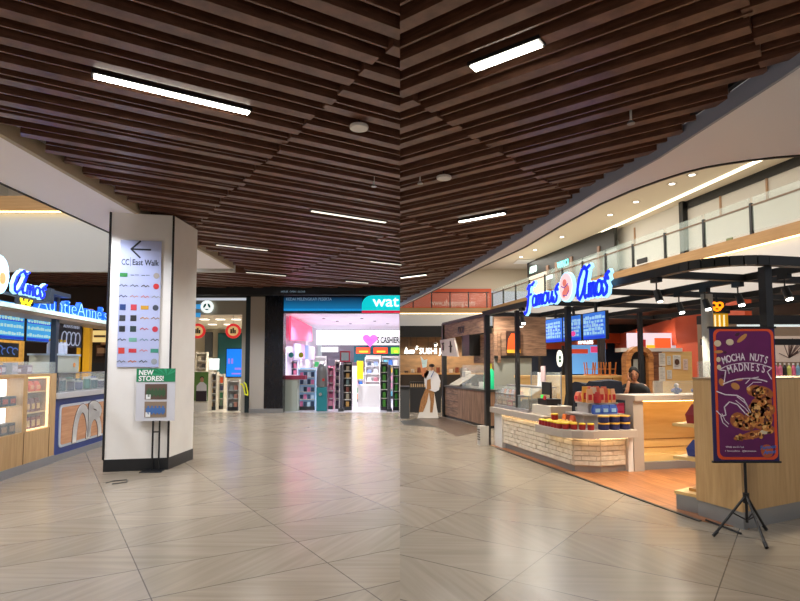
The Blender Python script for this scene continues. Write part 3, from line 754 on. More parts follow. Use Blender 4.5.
# pharmacy
S(B(sx(283), 27, 0, 0, 27.2, 3.3).out('wall_pharmacy_back', mat('pharm_grey', (150, 146, 156), .6)))
S(B(sx(283)-.4, YS+.3, 0, sx(283)-.2, 27, 3.3).out('wall_pharmacy_side', mat('pharm_pink', (206, 200, 214), .5)))
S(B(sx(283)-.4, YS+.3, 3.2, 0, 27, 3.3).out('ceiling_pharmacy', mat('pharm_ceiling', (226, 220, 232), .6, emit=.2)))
S(B(-.02, YS+.3, 0, 0, 27, 3.3).out('wall_pharmacy_end', WHITE))
hd = T('pharmacy_header_sign', 'blue gradient pharmacy header sign reading kedai kecergasan', 'sign', (0, YS, 0))
HB = bpy.data.materials.new('header_blue'); HB.use_nodes = True
HB.node_tree.nodes['Principled BSDF'].inputs['Base Color'].default_value = lin((2, 16, 34))
HB.node_tree.nodes['Principled BSDF'].inputs['Emission Color'].default_value = lin((6, 100, 165)); HB.node_tree.nodes['Principled BSDF'].inputs['Emission Strength'].default_value = 1.0
_n = HB.node_tree.nodes; _l = HB.node_tree.links; _t = _n.new('ShaderNodeTexCoord'); _s = _n.new('ShaderNodeSeparateXYZ'); _r = _n.new('ShaderNodeValToRGB'); _g = _n.new('ShaderNodeMapRange')
_g.inputs[1].default_value = sz(311); _g.inputs[2].default_value = sz(297.5)
_r.color_ramp.elements[0].color = lin((8, 122, 180)); _r.color_ramp.elements[1].color = lin((2, 26, 52)); _l.new(_t.outputs['Object'], _s.inputs[0]); _l.new(_s.outputs[2], _g.inputs[0]); _l.new(_g.outputs[0], _r.inputs[0]); _l.new(_r.outputs[0], _n['Principled BSDF'].inputs['Emission Color'])
B(sx(284), -.08, sz(311), sx(362), 0, sz(297.5)).out('panel', HB, hd)
B(sx(284), -.085, sz(311), sx(362), -.08, sz(309)).out('light_line', emi('header_line', (20, 140, 210), .8), hd)
txt('KEDAI MELENGKAPI PESERTA', .13, mat('header_text', (150, 180, 205), .5, emit=.3), hd, (sx(286), -.09, sz(300.8)), .003, width=1.45)
wt = T('pharmacy_sign', 'bright turquoise rounded sign with white letters wat', 'sign', (0, YS, 0))
x0 = sx(362); z0 = sz(311); z1 = sz(296)
pp = [(x0, z0), (-.005, z0), (-.005, z1), (x0+.32, z1)]+[(x0+.32-.32*math.sin(q), z1-.32+.32*math.cos(q)) for q in (R(15), R(30), R(45), R(60), R(75), R(90))]
MB().plate(pp, -.16, -.085).out('panel', emi('turquoise', (0, 196, 205), .95), wt)
B(x0, -.16, z0-.07, -.005, -.09, z0).out('red_line', emi('sign_red', (220, 20, 60), .8), wt)
txt('wat', .5, emi('sign_white', (245, 255, 255), 1.2), wt, (sx(373), -.17, z0+.13), .01, bold=.004, width=-sx(373)-.03)
txt('HOUR  OPEN  CLOSE', .07, mat('header_text', (150, 180, 205), .5, emit=.3), hd, (at(281,292,16.4).x, -1.615, at(281,292.5,16.4).z), .003, width=.7)
# side wall signs
def pharm(name, label, cat, px0, py0, px1, py1, y, m, th=.05, group=None):
    a = at(px0, py0, y); b = at(px1, py1, y)
    return tag(B(a.x, y, b.z, b.x, y+th, a.z).out(name, m), label, cat, group)
PINKE = emi('pink_lit', (240, 84, 120), .75)
ps = T('pink_wall_sign', 'pink lit sign slanting high on the pharmacy left wall', 'sign', (0, 0, 0))
mb = MB(); a = at(291, 316, 19.2); b = at(291, 340, 19.2); c = at(312, 327, 23.5); d = at(312, 341, 23.5)
mb.add([a, b, d, c, a+Vector((-.06, 0, 0)), b+Vector((-.06, 0, 0)), d+Vector((-.06, 0, 0)), c+Vector((-.06, 0, 0))], [(0, 1, 2, 3), (7, 6, 5, 4), (0, 4, 5, 1), (1, 5, 6, 2), (2, 6, 7, 3), (3, 7, 4, 0)])
mb.out('panel', PINKE, ps)
for k in range(5):
    q = .1+.18*k; p = a.lerp(c, q); p2 = b.lerp(d, q)
    x, y = p.x+.01, p.y
    tag(MB().bar((x+.02, y), (x+.14, y+.6), .03, 1.72, 2.25).out('beauty_poster', mat('poster_tint%d' % (k % 3), [(150, 150, 190), (196, 150, 190), (120, 140, 190)][k % 3], .4, emit=.25)), 'tall narrow beauty poster on the pharmacy left wall', 'poster', 'beauty posters on the pharmacy wall')
pharm('back_light_band', 'long bright white light band across the pharmacy back wall', 'light band', 312, 330, 399.6, 345, 26.6, emi('band_white', (255, 252, 255), 1.0))
t = T('cashier_sign', 'dark words S CASHIER on the white band of the pharmacy', 'sign', at(376, 343, 26.5))
txt("'S CASHIER", .4, mat('cashier_ink', (30, 36, 44), .5), t, (0, -.03, 0), .01, bold=.014, width=1.1)
t = T('heart_sign', 'pink heart sign hanging in front of the white band', 'sign', at(370, 340, 25.5))
hp_ = []
for i in range(30):
    q = 2*PI*i/30; hp_.append((.021*16*math.sin(q)**3, .021*(13*math.cos(q)-5*math.cos(2*q)-2*math.cos(3*q)-math.cos(4*q))))
MB().rod((0, .03, .1), (0, .03, 3.2-t.location.z), .008).out('cord', STEEL, t)
MB().plate(hp_, 0, .06).out('heart', emi('heart_pink', (238, 110, 210), .9), t)
txt('love', .14, emi('heart_text', (190, 90, 220), .7), t, (-.14, -.01, -.02), .004)
# teal wall unit with lit signs
pharm('teal_wall_unit', 'teal wall unit behind the pharmacy shelves', 'shelf unit', 354, 346, 399.6, 362, 26.0, TEAL, .3)
for i, (p0, c, lab) in enumerate(((356, (255, 90, 40), 'left orange and yellow lit price sign on the teal unit'), (373.5, (255, 84, 40), 'right orange and yellow lit price sign on the teal unit'), (391, (150, 235, 60), 'lime green lit price sign on the teal unit'))):
    a = at(p0, 347.5, 25.9); b = at(min(399.6, p0+14), 353.5, 25.9)
    t = T('price_sign', lab, 'sign', (0, 25.95, 0))
    B(a.x, 0, b.z, b.x, .05, a.z).out('panel', emi('price%d' % i, c, 1), t)
    B(a.x+.15, -.01, (a.z+b.z)/2-.09, b.x-.1, 0, (a.z+b.z)/2-.01).out('print', emi('price_yellow', (255, 220, 60), 1), t)
# gondolas: a body with shelves, products are things of their own
pal = [(220, 60, 90), (240, 200, 60), (60, 120, 200), (60, 160, 90), (236, 236, 240), (180, 80, 170), (240, 130, 50), (30, 60, 110), (230, 160, 190), (120, 200, 220)]
def gondola(label, px0, px1, py_top, y, m, shelves, palette, pname, group, pw=.11, ph=.17, sm=None, base=.12, clipx=None):
    a = sx(px0, y); b = sx(px1, y); zt_ = at(350, py_top, y).z
    t = T('shelf_unit', label, 'shelf unit', ((a+b)/2, y, 0)); w_ = (b-a)/2
    B(-w_, .22, 0, w_, .26, zt_).out('back_panel', m, t)
    MB().box(-w_, 0, 0, -w_+.025, .22, zt_).box(w_-.025, 0, 0, w_, .22, zt_).out('side_panel', m, t)
    B(-w_+.025, 0, 0, w_-.025, .22, base).out('plinth', sm or DKGREY, t)
    hs = (zt_-base-.05)/shelves
    for k in range(1, shelves+1): B(-w_+.025, 0, base+hs*k-.02, w_-.025, .22, base+hs*k).out('shelf', sm or WHITE, t)
    r_ = random.Random(int(px0*7))
    for k in range(shelves):
        n = max(1, int((2*w_-.06)/pw)); c = palette[k % len(palette)] if palette is not None else None
        for i in range(n):
            x = (a+b)/2-w_+.05+(2*w_-.1)*(i+.5)/n
            cc_ = r_.choice(pal) if palette is None else palette[(k*3+i) % len(palette)]
            z = base+hs*k+(.0)
            product(pname, 'small pack on the %s shelf of the %s' % (['bottom', 'second', 'third', 'fourth', 'fifth', 'sixth'][k], ' '.join(label.split()[:8])), 'product', '%s shelf of the %s' % (['bottom', 'second', 'third', 'fourth', 'fifth', 'sixth'][k], label), (x, y+.08, z), 0, pw*.86, .09, min(ph, hs-.05)*r_.uniform(.8, 1), cc_)
    return t
G = ('packs on the pharmacy shelves', 'small bright packet on a shelf of the bright pharmacy')
gondola('pale blue shelf unit at the left of the pharmacy entrance', 298.5, 316, 368, 18.9, mat('ice_blue', (170, 206, 236), .4, emit=.15), 5, [(230, 130, 180), (60, 80, 110), (200, 220, 240), (40, 60, 90)], 'skin_care_pack', G)
gondola('narrow pink shelf tower in the pharmacy', 328, 334, 366, 19.2, mat('rose', (216, 130, 160), .4), 5, [(226, 150, 170), (190, 90, 120)], 'skin_care_pack', G)
gondola('white shelf tower with black packs in the pharmacy', 335, 340, 360, 19.4, WHITE, 6, [(40, 30, 60), (200, 120, 190), (90, 150, 220)], 'skin_care_pack', G)
gondola('dark shelf tower with snack packs beside the first gate', 343.5, 352, 362, 18.8, mat('gond_dark', (60, 56, 60), .5), 6, [(180, 140, 80), (90, 110, 110), (110, 60, 50), (160, 150, 130)], 'snack_pack', G, .12, .2)
gondola('white wall shelf deep in the pharmacy', 365, 380, 357, 24.5, WHITE, 5, [(60, 70, 90), (120, 140, 190), (220, 220, 226), (170, 110, 120)], 'medicine_pack', G, .2, .2)
gondola('shelf tower with green and brown packs in the pharmacy', 380.5, 388, 362, 18.8, mat('gond_grey', (90, 90, 96), .5), 5, [(70, 140, 50), (120, 50, 30), (150, 120, 60)], 'snack_pack', G, .12, .3)
gondola('shelf tower with green, orange and pink packs at the right end', 393, 399.4, 366, 18.8, mat('gond_grey', (90, 90, 96), .5), 5, [(60, 150, 50), (240, 120, 40), (210, 60, 120)], 'snack_pack', G, .1, .3)
gondola('upper perfume shelf on the left wall inside the pharmacy', 289, 298, 360, 20.5, mat('lilac_shelf', (190, 190, 214), .5), 3, [(60, 60, 90), (220, 120, 150), (180, 200, 220)], 'perfume_pack', G, .12, .2, base=.9)
gondola('far shelf of pastel packs at the back left of the pharmacy', 313, 326, 356, 25, WHITE, 4, None, 'medicine_pack', G, .2, .25)
gondola('shelf of mixed packs under the yellow banner in the pharmacy', 353, 364, 372, 23, WHITE, 4, None, 'medicine_pack', G, .16, .22)
gondola('lime sign shelf of mixed packs deep in the pharmacy', 382, 399, 356, 25.2, WHITE, 5, None, 'medicine_pack', G, .2, .24)
gondola('high shelf of mixed packs under the orange price signs', 366, 381, 355, 25.3, WHITE, 2, None, 'medicine_pack', G, .2, .2, base=1.4)
B_ = T('beauty_counter', 'grey green cabinet with a red band at the left of the pharmacy entrance', 'cabinet', (0, 18.4, 0))
B(sx(285, 18.4), 0, 0, sx(298, 18.4), .4, 1.03).out('body', mat('sage', (160, 168, 158), .5), B_)
B(sx(284.5, 18.4), -.03, 1.03, sx(306, 18.4), .3, 1.16).out('red_band', mat('wine', (140, 40, 70), .5), B_)
pharm('yellow_banner', 'long vertical yellow banner hanging in the pharmacy', 'banner', 357, 361, 363, 379, 20, emi('banner_yellow', (250, 214, 30), .7))
pharm('white_sale_panel', 'white panel in the middle of the pharmacy doorway', 'panel', 352.5, 366, 357, 409, 21, WHITE)
pharm('white_display_unit', 'low white unit below the dark packs in the pharmacy', 'unit', 358, 385, 380, 409.5, 20.2, WHITE, .5)
pharm('window_frame_panel', 'grey framed white notice on the pharmacy back wall', 'notice', 321, 347, 338, 352, 26.95, emi('notice_white', (250, 250, 252), .9))
pharm('red_framed_notice', 'small red framed notice on a stand in the pharmacy', 'notice', 340, 351, 350, 362, 19.0, mat('notice_red', (200, 70, 90), .5))
pharm('notice_sheet', 'white sheet inside the red framed notice', 'notice', 341.3, 352.5, 348.7, 360.5, 18.98, mat('notice_blue', (190, 214, 230), .5), .015)
# teal dispenser with domed grey head
dp = T('capsule_machine', 'teal dispenser with a domed grey top in the pharmacy doorway', 'dispenser', (sx(322.5, 18.6), 18.6, 0))
B(-.17, -.14, 0, .17, .14, .78).out('cabinet', TEAL, dp, bevel=.02)
MB().lathe([(.17, .78), (.19, .85), (.19, 1.3), (.17, 1.42), (.12, 1.52), (.04, 1.57)], n=20).out('dome', mat('dome_grey', (120, 122, 126), .3, .3), dp, smooth=True)
MB().rod((-.03, -.15, .55), (-.03, -.2, .55), .05).out('knob', STEEL, dp)
B(.03, -.2, .98, .1, -.17, 1.06).out('red_button', mat('btn_red', (190, 40, 40), .4), dp)
for px, lab in ((341.5, 'dark anti-theft gate left of the snack tower in the pharmacy door'), (389.5, 'dark anti-theft gate at the right of the pharmacy door')):
    t = T('security_gate', lab, 'gate', (sx(px, 18.35), 18.35, 0))
    B(-.08, -.12, 0, .08, .25, .1).out('base', DKGREY, t); B(-.045, -.02, .1, .045, .2, 1.5).out('panel', mat('gate_grey', (70, 72, 82), .4), t, bevel=.01)
for k, (px, c) in enumerate(((291, (20, 130, 120)), (301, (190, 200, 40)))):
    t = tag(MB().plate(ell(0, 0, .08, .09), 0, .02).out('round_tag', mat('tag%d' % k, c, .5), None, at(px, 355, 19)), ['teal', 'lime'][k]+' round tag hanging at the left of the pharmacy', 'tag')
for k in range(6):
    a = at(322+k*13, 318+(k % 2)*4, 20+k % 3)
    t = T('ceiling_spot', 'small recessed spot in the pharmacy ceiling', 'light', (a.x, 20+1.3*(k % 3)+.5, 3.18), 0, 'pharmacy ceiling spots')
    MB().lathe([(.05, 0), (.06, .02)], n=12).out('ring', DKGREY, t)

# cosmetics shop, x 195..245
S(B(-10, 25.5, 0, sx(247), 25.7, 3.4).out('wall_cosmetics_back', mat('cos_wall', (190, 180, 160), .6)))
S(B(-10, YS+.3, 3.12, sx(247), 25.5, 3.2).out('ceiling_cosmetics', mat('cos_ceiling', (214, 204, 186), .6)))
S(B(sx(246), YS+.3, 0, sx(248), 25.5, 3.3).out('wall_cosmetics_side', mat('cos_side', (180, 176, 168), .6)))
S(B(-10, YS-.02, sz(314.5), sx(246), YS+.2, sz(300.5)).out('wall_cosmetics_header', mat('cos_header', (170, 164, 150), .5)))
S(B(sx(242), YS-.02, 0, sx(246), YS+.1, sz(314)).out('trim_16', mat('cos_header', (170, 164, 150), .5)))
t = T('round_shop_logo', 'round white logo with teal leaves over the cosmetics shop entrance', 'sign', (sx(207.5), YS-.12, sz(307)))
MB().plate(ell(0, 0, .2, .2, 30), 0, .05).out('disc', emi('roundel_white', (240, 250, 248), 1), t)
mb = MB()
for s_ in (-1, 1): mb.plate(ell(s_*.07, .03, .035, .08, 14, s_*R(30)), -.006, 0)
mb.plate(ell(0, -.09, .06, .02, 12), -.006, 0); mb.out('leaf_emblem', mat('roundel_teal', (30, 140, 130), .5), t)
for k, (px, py) in enumerate(((197.5, 331), (233, 331))):
    t = T('promotion_disc', ['red promotion disc half hidden by the pillar', 'whole red promotion disc hanging in the cosmetics shop doorway'][k], 'sign', (sx(px, 18.3), 18.3, sz(py, 18.3)))
    MB().rod((0, .01, .2), (0, .01, 3.12-sz(py, 18.3)), .006).out('cord', STEEL, t)
    MB().plate(ell(0, 0, .25, .24, 30), 0, .02).out('disc', emi('promo_red', (232, 50, 50), .65), t)
    MB().plate(ell(0, 0, .17, .16, 24), -.006, 0).out('inner_disc', emi('promo_cream', (232, 190, 130), .6), t)
    MB().box(-.09, -.012, -.08, -.03, -.006, .06).box(-.02, -.012, -.08, .03, -.006, .1).box(.04, -.012, -.08, .09, -.006, .04).out('bottles_print', mat('promo_dark', (60, 50, 50), .5), t)
for k, py in enumerate((306.5, 315)):
    t = pharm('blue_flag_sign', ['upper small white and blue sign at the pillar edge', 'lower small white and blue sign at the pillar edge'][k], 'sign', 190, py-2.2, 200, py+2.2, 17.9, emi('flag%d' % k, (60, 150, 210), .8), .04)
def in_shop(*a, **k): return pharm(*a, **k)
in_shop('teal_wall_panel', 'tall dark teal panel on the back wall of the cosmetics shop', 'wall panel', 218, 333, 242, 376, 25.3, mat('deep_teal', (22, 84, 88), .5), .15)
in_shop('grey_door', 'grey doorway panel in the back of the cosmetics shop', 'door panel', 205, 332, 211.5, 357, 25.3, mat('door_grey', (84, 88, 92), .5), .15)
t = T('digital_screen', 'tall bright blue digital screen at the cosmetics shop window', 'screen', (0, 18.5, 0))
a = at(226, 348, 18.5); b = at(243, 377.5, 18.5)
B(a.x, 0, b.z, b.x, .06, a.z).out('casing', BLACK, t)
B(a.x+.03, -.005, b.z+.03, b.x-.03, 0, a.z-.03).out('screen', emi('ad_blue', (20, 120, 230), 1.0), t)
MB().box(a.x+.08, -.009, b.z+.45, a.x+.14, -.005, b.z+.62).box(a.x+.18, -.009, b.z+.45, a.x+.24, -.005, b.z+.62).box(a.x+.3, -.009, b.z+.25, b.x-.06, -.005, b.z+.32).box(a.x+.2, -.009, b.z+.1, b.x-.08, -.005, b.z+.15).out('screen_print', emi('ad_pink', (150, 120, 210), .8), t)
G2 = ('bottles and jars in the cosmetics shop', 'small bottle or jar on a shelf of the cosmetics shop')
gondola('cream shelf unit with amber bottles in the cosmetics shop', 209.5, 217.5, 372, 18.9, mat('cream_shelf', (224, 214, 196), .5), 5, [(200, 160, 90), (60, 50, 44), (220, 190, 140)], 'cosmetic_bottle', G2, .1, .14)
gondola('cream shelf unit with orange pack in the cosmetics shop', 219, 225, 374, 19.3, mat('cream_shelf', (224, 214, 196), .5), 4, [(90, 110, 90), (236, 100, 50), (80, 80, 110), (60, 120, 80)], 'cosmetic_bottle', G2, .1, .2)
gondola('low white shelf unit under the blue screen', 228, 240, 380, 18.7, WHITE, 3, [(170, 176, 170), (200, 140, 120), (120, 130, 130)], 'cosmetic_bottle', G2, .12, .16)
gondola('wall shelf of dark jars at the back of the cosmetics shop', 196, 207, 352, 24, mat('cream_shelf', (224, 214, 196), .5), 6, [(120, 110, 100), (60, 60, 60), (180, 150, 60), (200, 190, 170)], 'cosmetic_bottle', G2, .16, .2)
t = T('counter_poster', 'green poster of a person in white on the cosmetics counter front', 'poster', (0, 18.5, 0))
a = at(196, 372, 18.5); b = at(207.5, 410, 18.5)
B(a.x-.25, .03, 0, b.x, .5, b.z+1.25).out('counter_body', mat('cream_shelf', (224, 214, 196), .5), t)
B(a.x-.2, 0, b.z+.3, b.x, .03, a.z).out('print', mat('leaf_green', (96, 130, 60), .5), t)
MB().plate(ell(a.x+.2, a.z-.25, .06, .08), -.006, 0).out('face', mat('print_skin', (176, 124, 92), .6), t)
MB().plate(ell(a.x+.2, a.z-.2, .065, .06), -.004, 0).out('hair', mat('print_hair', (40, 28, 24), .6), t)
MB().plate([(a.x+.02, b.z+.32), (b.x-.02, b.z+.32), (b.x-.05, a.z-.42), (a.x+.26, a.z-.33), (a.x+.14, a.z-.33), (a.x+.03, a.z-.45)], -.005, 0).out('shirt', mat('print_shirt', (214, 206, 200), .6), t)
B(a.x+.02, -.012, b.z+.28, b.x-.04, -.006, b.z+.62).out('dark_label', mat('label_dark', (50, 36, 40), .6), t)
p = at(204, 366, 19.3)
t = in_shop('portrait_card', 'small upright card with a face on the cosmetics counter', 'card', 209, 358.5, 219, 370, 20.5, mat('card_white', (200, 216, 226), .5), .02)
for k in range(2):
    pass
yh = T('yellow_scooter_handle', 'bent yellow hook on the cosmetics doorway edge', 'hook', at(242.5, 391, 17.6))
MB().path([(-.07, 0, .2), (-.02, 0, .22), (.03, 0, .12), (.08, 0, -.1), (.16, 0, -.13), (.16, 0, -.04), (.10, 0, .2), (.04, 0, .27)], .022).out('hook', mat('neon_yellow', (226, 226, 30), .4), yh)
for k in range(5):
    t = T('ceiling_panel_light', 'small square light in the cosmetics shop ceiling', 'light', (sx(204+k*8, 20+k % 2*2.5), 20+k % 2*2.5, 3.1), 0, 'cosmetics shop ceiling lights')
    B(-.13, -.13, 0, .13, .13, .02).out('panel', emi('cos_light', (255, 250, 240), 2), t)

# ================================================================== RIGHT HALF
KO = Vector((1.79, 10.2)); KA = math.atan2(-.973, .2306)
def RK(a, b=0, z=0):
    return Vector((KO.x+a*math.cos(KA)-b*math.sin(KA), KO.y+a*math.sin(KA)+b*math.cos(KA), z))
def rt(name, label, cat, a=0, b=0, z=0, group=None, rot=0): return T(name, label, cat, RK(a, b, z), KA+rot, group)
def rk_poly(pts): return [tuple(RK(a, b).xy) for a, b in pts]
# kiosk floor and trims
S(MB().prism([(x, y) for x, y in [(-.5, 0), (4.78, 0), (5.12, .22), (4.7, 1.6), (4.3, 3.2), (4.3, 4.2), (-.5, 4.2)]], 0.0, .006).out('floor_kiosk', PLANK, None, (KO.x, KO.y, 0), KA))
S(B(-.1, -.035, 0, 4.8, .0, .012).out('trim_17', mat('metal_strip', (70, 68, 66), .3, .6), None, (KO.x, KO.y, 0), KA))
# dark mat in front of the wooden kiosk
S(MB().prism([tuple(onz(*p).xy) for p in ((418, 419), (444, 417), (487, 430), (457, 436.5))], 0, .006).out('floor_entrance', mat('entrance_tile', (92, 76, 64), .35)))
S(MB().prism([tuple(onz(*p).xy) for p in ((400.5, 421), (418, 419), (440, 427.5), (404, 425))], 0, .005).out('floor_entrance', mat('entrance_dark', (60, 60, 56), .4)))

# ---- brick clad counter
FP = [(-.42, .1), (2.30, .1), (2.45, .42), (2.41, .95), (.9, .95), (.9, .75), (-.42, .75)]
cn = rt('cookie_counter', 'white brick clad cookie counter with lit grey tops and a stepped display corner', 'counter')
def inset(pts, d):   # crude inset for the front edge
    return [(a-(d if a > 2 else 0), b+(d if b < .5 else 0)) for a, b in pts]
MB().prism(inset(FP, .03), .09, .5).prism([(-.40, .14), (1.62, .14), (1.62, .75), (-.40, .75)], .5, .62).out('carcass', mat('mortar', (196, 180, 158), .8), cn)
MB().prism(inset(FP, .05), 0, .09).out('kick_plate', KICK, cn)
BRICK = wood('white_brick', (214, 200, 178), (236, 226, 208), (2, 2, 2), .75, 6, bump=.35)
mb = MB(); r_ = random.Random(5)
def bricks(p, q, z0, z1, L_=.2, h=.068):
    p = Vector(p); q = Vector(q); d = (q-p); ln = d.length; d.normalize(); n = Vector((d.y, -d.x))
    row = 0; z = z0
    while z+h*.5 < z1:
        x = -(L_/2 if row % 2 else 0)
        while x < ln-.02:
            x0_ = max(0, x)+.004; x1_ = min(ln, x+L_)-.004
            if x1_-x0_ > .02:
                e = .012+r_.uniform(0, .016)
                P = p+d*x0_; Q = p+d*x1_; zz = min(z+h, z1)-.004; j = r_.uniform(-.003, .003)
                a_ = P+n*e; b_ = Q+n*e
                mb.add([(P.x, P.y, z+.003), (Q.x, Q.y, z+.003), (b_.x, b_.y, z+.006+j), (a_.x, a_.y, z+.006-j), (P.x, P.y, zz), (Q.x, Q.y, zz), (b_.x, b_.y, zz-.003), (a_.x, a_.y, zz-.003)],
                       [(0, 3, 2, 1), (4, 5, 6, 7), (0, 1, 5, 4), (1, 2, 6, 5), (2, 3, 7, 6), (3, 0, 4, 7)])
            x += L_
        z += h; row += 1
ins = inset(FP, .03)
bricks((-.12, ins[0][1]), (1.62, ins[0][1]), .1, .6); bricks((1.62, ins[0][1]), ins[1], .1, .49)
bricks(ins[1], ins[2], .1, .49); bricks(ins[2], (2.385, .86), .1, .49)
mb.out('brick_cladding', BRICK, cn)
B(-.44, .08, 0, -.1, .75, .62).out('end_panel', WHITE, cn)
B(2.36, .88, .0, 2.44, .96, .5).out('inner_post', WHITE, cn)
MB().prism([(-.48, .0), (1.64, .0), (1.64, .78), (-.48, .78)], .62, .72).out('worktop', STONE, cn, bevel=.006)
low = [(1.56, -.1), (2.15, -.08)]+[(2.15+.42*math.sin(q), .34-.42*math.cos(q)) for q in (R(20), R(40), R(60), R(80))]+[(2.57, .94), (1.56, .94)]
MB().prism(low, .49, .6).out('display_shelf', STONE, cn, bevel=.006)
MB().prism([(1.8, .34), (2.2, .34), (2.27, .5), (2.27, .94), (1.8, .94)], .6, .78).prism([(1.74, .3), (2.24, .3), (2.31, .48), (2.31, .94), (1.74, .94)], .78, .80).prism([(1.76, .5), (2.06, .5), (2.06, .94), (1.76, .94)], .80, .93).prism([(1.74, .48), (2.14, .48), (2.14, .94), (1.74, .94)], .93, .95).out('display_riser', mat('riser_grey', (166, 160, 160), .4), cn)
WL = mat('counter_led', (255, 222, 170), .5, emit=7)
MB().box(-.08, .075, .605, 1.6, .095, .618).prism([(1.7, .0), (2.2, .02), (2.2, .04), (1.7, .02)], .478, .488).bar((2.2, .03), (2.48, .36), .02, .478, .488).bar((2.49, .4), (2.48, .84), .02, .478, .488).out('light_strip', WL, cn)
# tall counter on the right
tc_ = rt('tall_counter', 'tall grey counter with a warm lit oak niche right of the brick corner', 'counter')
B(2.28, .96, 0, 2.46, 1.12, 1.0).out('end_post', STONE, tc_)
B(2.0, .96, .99, 2.5, 2.9, 1.07).out('worktop', STONE, tc_, bevel=.006)
B(2.08, 1.12, .11, 2.12, 2.9, .99).out('niche_panel', MAPLE, tc_)
B(2.02, 1.12, 0, 2.38, 2.9, .11).out('kick_plate', KICK, tc_)
mb = MB()
for z in (.28, .40): mb.box(2.12, 1.12, z, 2.13, 2.9, z+.006)
mb.out('panel_gap', mat('gap_oak', (150, 100, 50), .8), tc_)
B(2.12, 1.12, .11, 2.3, 2.9, .2).out('niche_step', MAPLE, tc_)
B(2.34, 1.14, .975, 2.37, 2.9, .988).out('light_strip', mat('niche_led', (255, 206, 130), .5, emit=12), tc_)
MB().box(2.44, 1.3, 1.07, 2.447, 2.9, 1.27).box(2.44, 1.3, 1.262, 2.46, 2.9, 1.27).out('glass_guard', CLEAR, tc_)
vg = rt('vent_box', 'small white louvred box at the left end of the brick counter', 'vent', -.52, -.14)
B(-.1, -.05, 0, .04, .12, .36).out('box', mat('vent_white', (190, 186, 180), .5), vg)
mb = MB()
for k in range(5): mb.box(-.095, -.056, .1+k*.045, .035, -.05, .12+k*.045)
mb.out('louvres', mat('vent_dark', (70, 56, 44), .6), vg)

# ---- tubs and tins on the display corner
n = 0
red, yel = (150, 24, 28), (236, 196, 50)
for row, (a0, a1, b, cnt) in enumerate(((1.62, 2.16, -.02, 7), (1.62, 2.2, .08, 7), (1.66, 2.2, .18, 6))):
    for k in range(cnt):
        a = a0+(a1-a0)*k/(cnt-1)
        product('cookie_tub', 'red cookie tub with a yellow lid in the %s row at the counter corner' % ('front', 'second', 'third')[row], 'tub', 'red tubs in the %s row' % ('front', 'second', 'third')[row], RK(a, b, .6), KA, .088, .088, .088, red, yel, 'tub')
for k in range(4):
    product('cookie_tub', 'red cookie tub with a yellow lid at the right bend of the display shelf', 'tub', 'red tubs at the bend', RK(2.25+.06*k, .02+.095*k, .6), KA, .092, .092, .09, red, yel, 'tub')
product('cookie_tub', 'lone red tub stacked on top of the red tubs', 'tub', None, RK(1.8, .1, .688), KA, .1, .1, .09, red, yel, 'tub')
blue = (34, 36, 84)
for lay in range(2):
    for k in range(3):
        product('cookie_tin', 'dark blue tin in the %s layer of the blue stack, %s' % (('bottom', 'top')[lay], ('leftmost of the three', 'middle of the three', 'rightmost of the three')[k]), 'tin', 'dark blue tins', RK(2.44, .5+k*.165, .6+lay*.1), KA+PI/2, .15, .15, .097, blue, (214, 168, 70), 'tub')
for k in range(3):
    product('cookie_bag', 'orange and brown cookie pack standing behind the red tubs', 'bag', 'orange packs on the riser front', RK(1.85+k*.11, .24, .6), KA, .1, .05, .17, ((222, 120, 50), (110, 44, 30), (190, 90, 60))[k], (236, 200, 160), 'bag')
for k in range(3):
    product('blue_pouch', 'shiny blue pouch behind the dark blue tins', 'bag', 'blue pouches', RK(2.24, .52+k*.13, .8), KA+PI/2, .12, .05, .13, (40, 80, 170), (150, 190, 220), 'bag')
r_ = random.Random(9)
for k in range(6):
    product('snack_bag', 'upright clear snack bag with red base, lower left heap on the riser', 'bag', 'lower snack bags on the riser', RK(1.76+.075*(k % 6), .52+.07*(k % 2), .95), KA+r_.uniform(-.4, .4), .11, .06, .13+.03*r_.random(), r_.choice(((206, 110, 84), (190, 60, 60), (214, 150, 110))), (180, 30, 50), 'bag')
for k in range(14):
    product('snack_bag', 'tall clear snack bag with red band in the heap by the tall counter', 'bag', 'tall snack bags on the riser', RK(2.10-.12*(k % 2), .5+.062*(k//2), .95), KA+PI/2+r_.uniform(-.4, .4), .085, .05, .19+.05*r_.random(), r_.choice(((222, 170, 130), (206, 110, 84), (232, 214, 196), (196, 90, 60), (230, 170, 70), (210, 190, 170))), (190, 34, 46), 'bag')
product('gift_bag', 'bright pink box beside the woman', 'box', None, RK(2.1, .99, 1.07-.28), KA+PI/2, .12, .05, .15, (236, 50, 120), (250, 90, 150))
for k in range(4):
    product('sauce_bottle', 'small dark bottle between the card machine and the tubs', 'bottle', 'bottles left of the red tubs', RK(1.35+k*.055, .35, .72), KA, .05, .05, .17, ((60, 60, 50), (30, 30, 30), (120, 110, 90), (60, 80, 60))[k], (200, 200, 200), 'bottle')

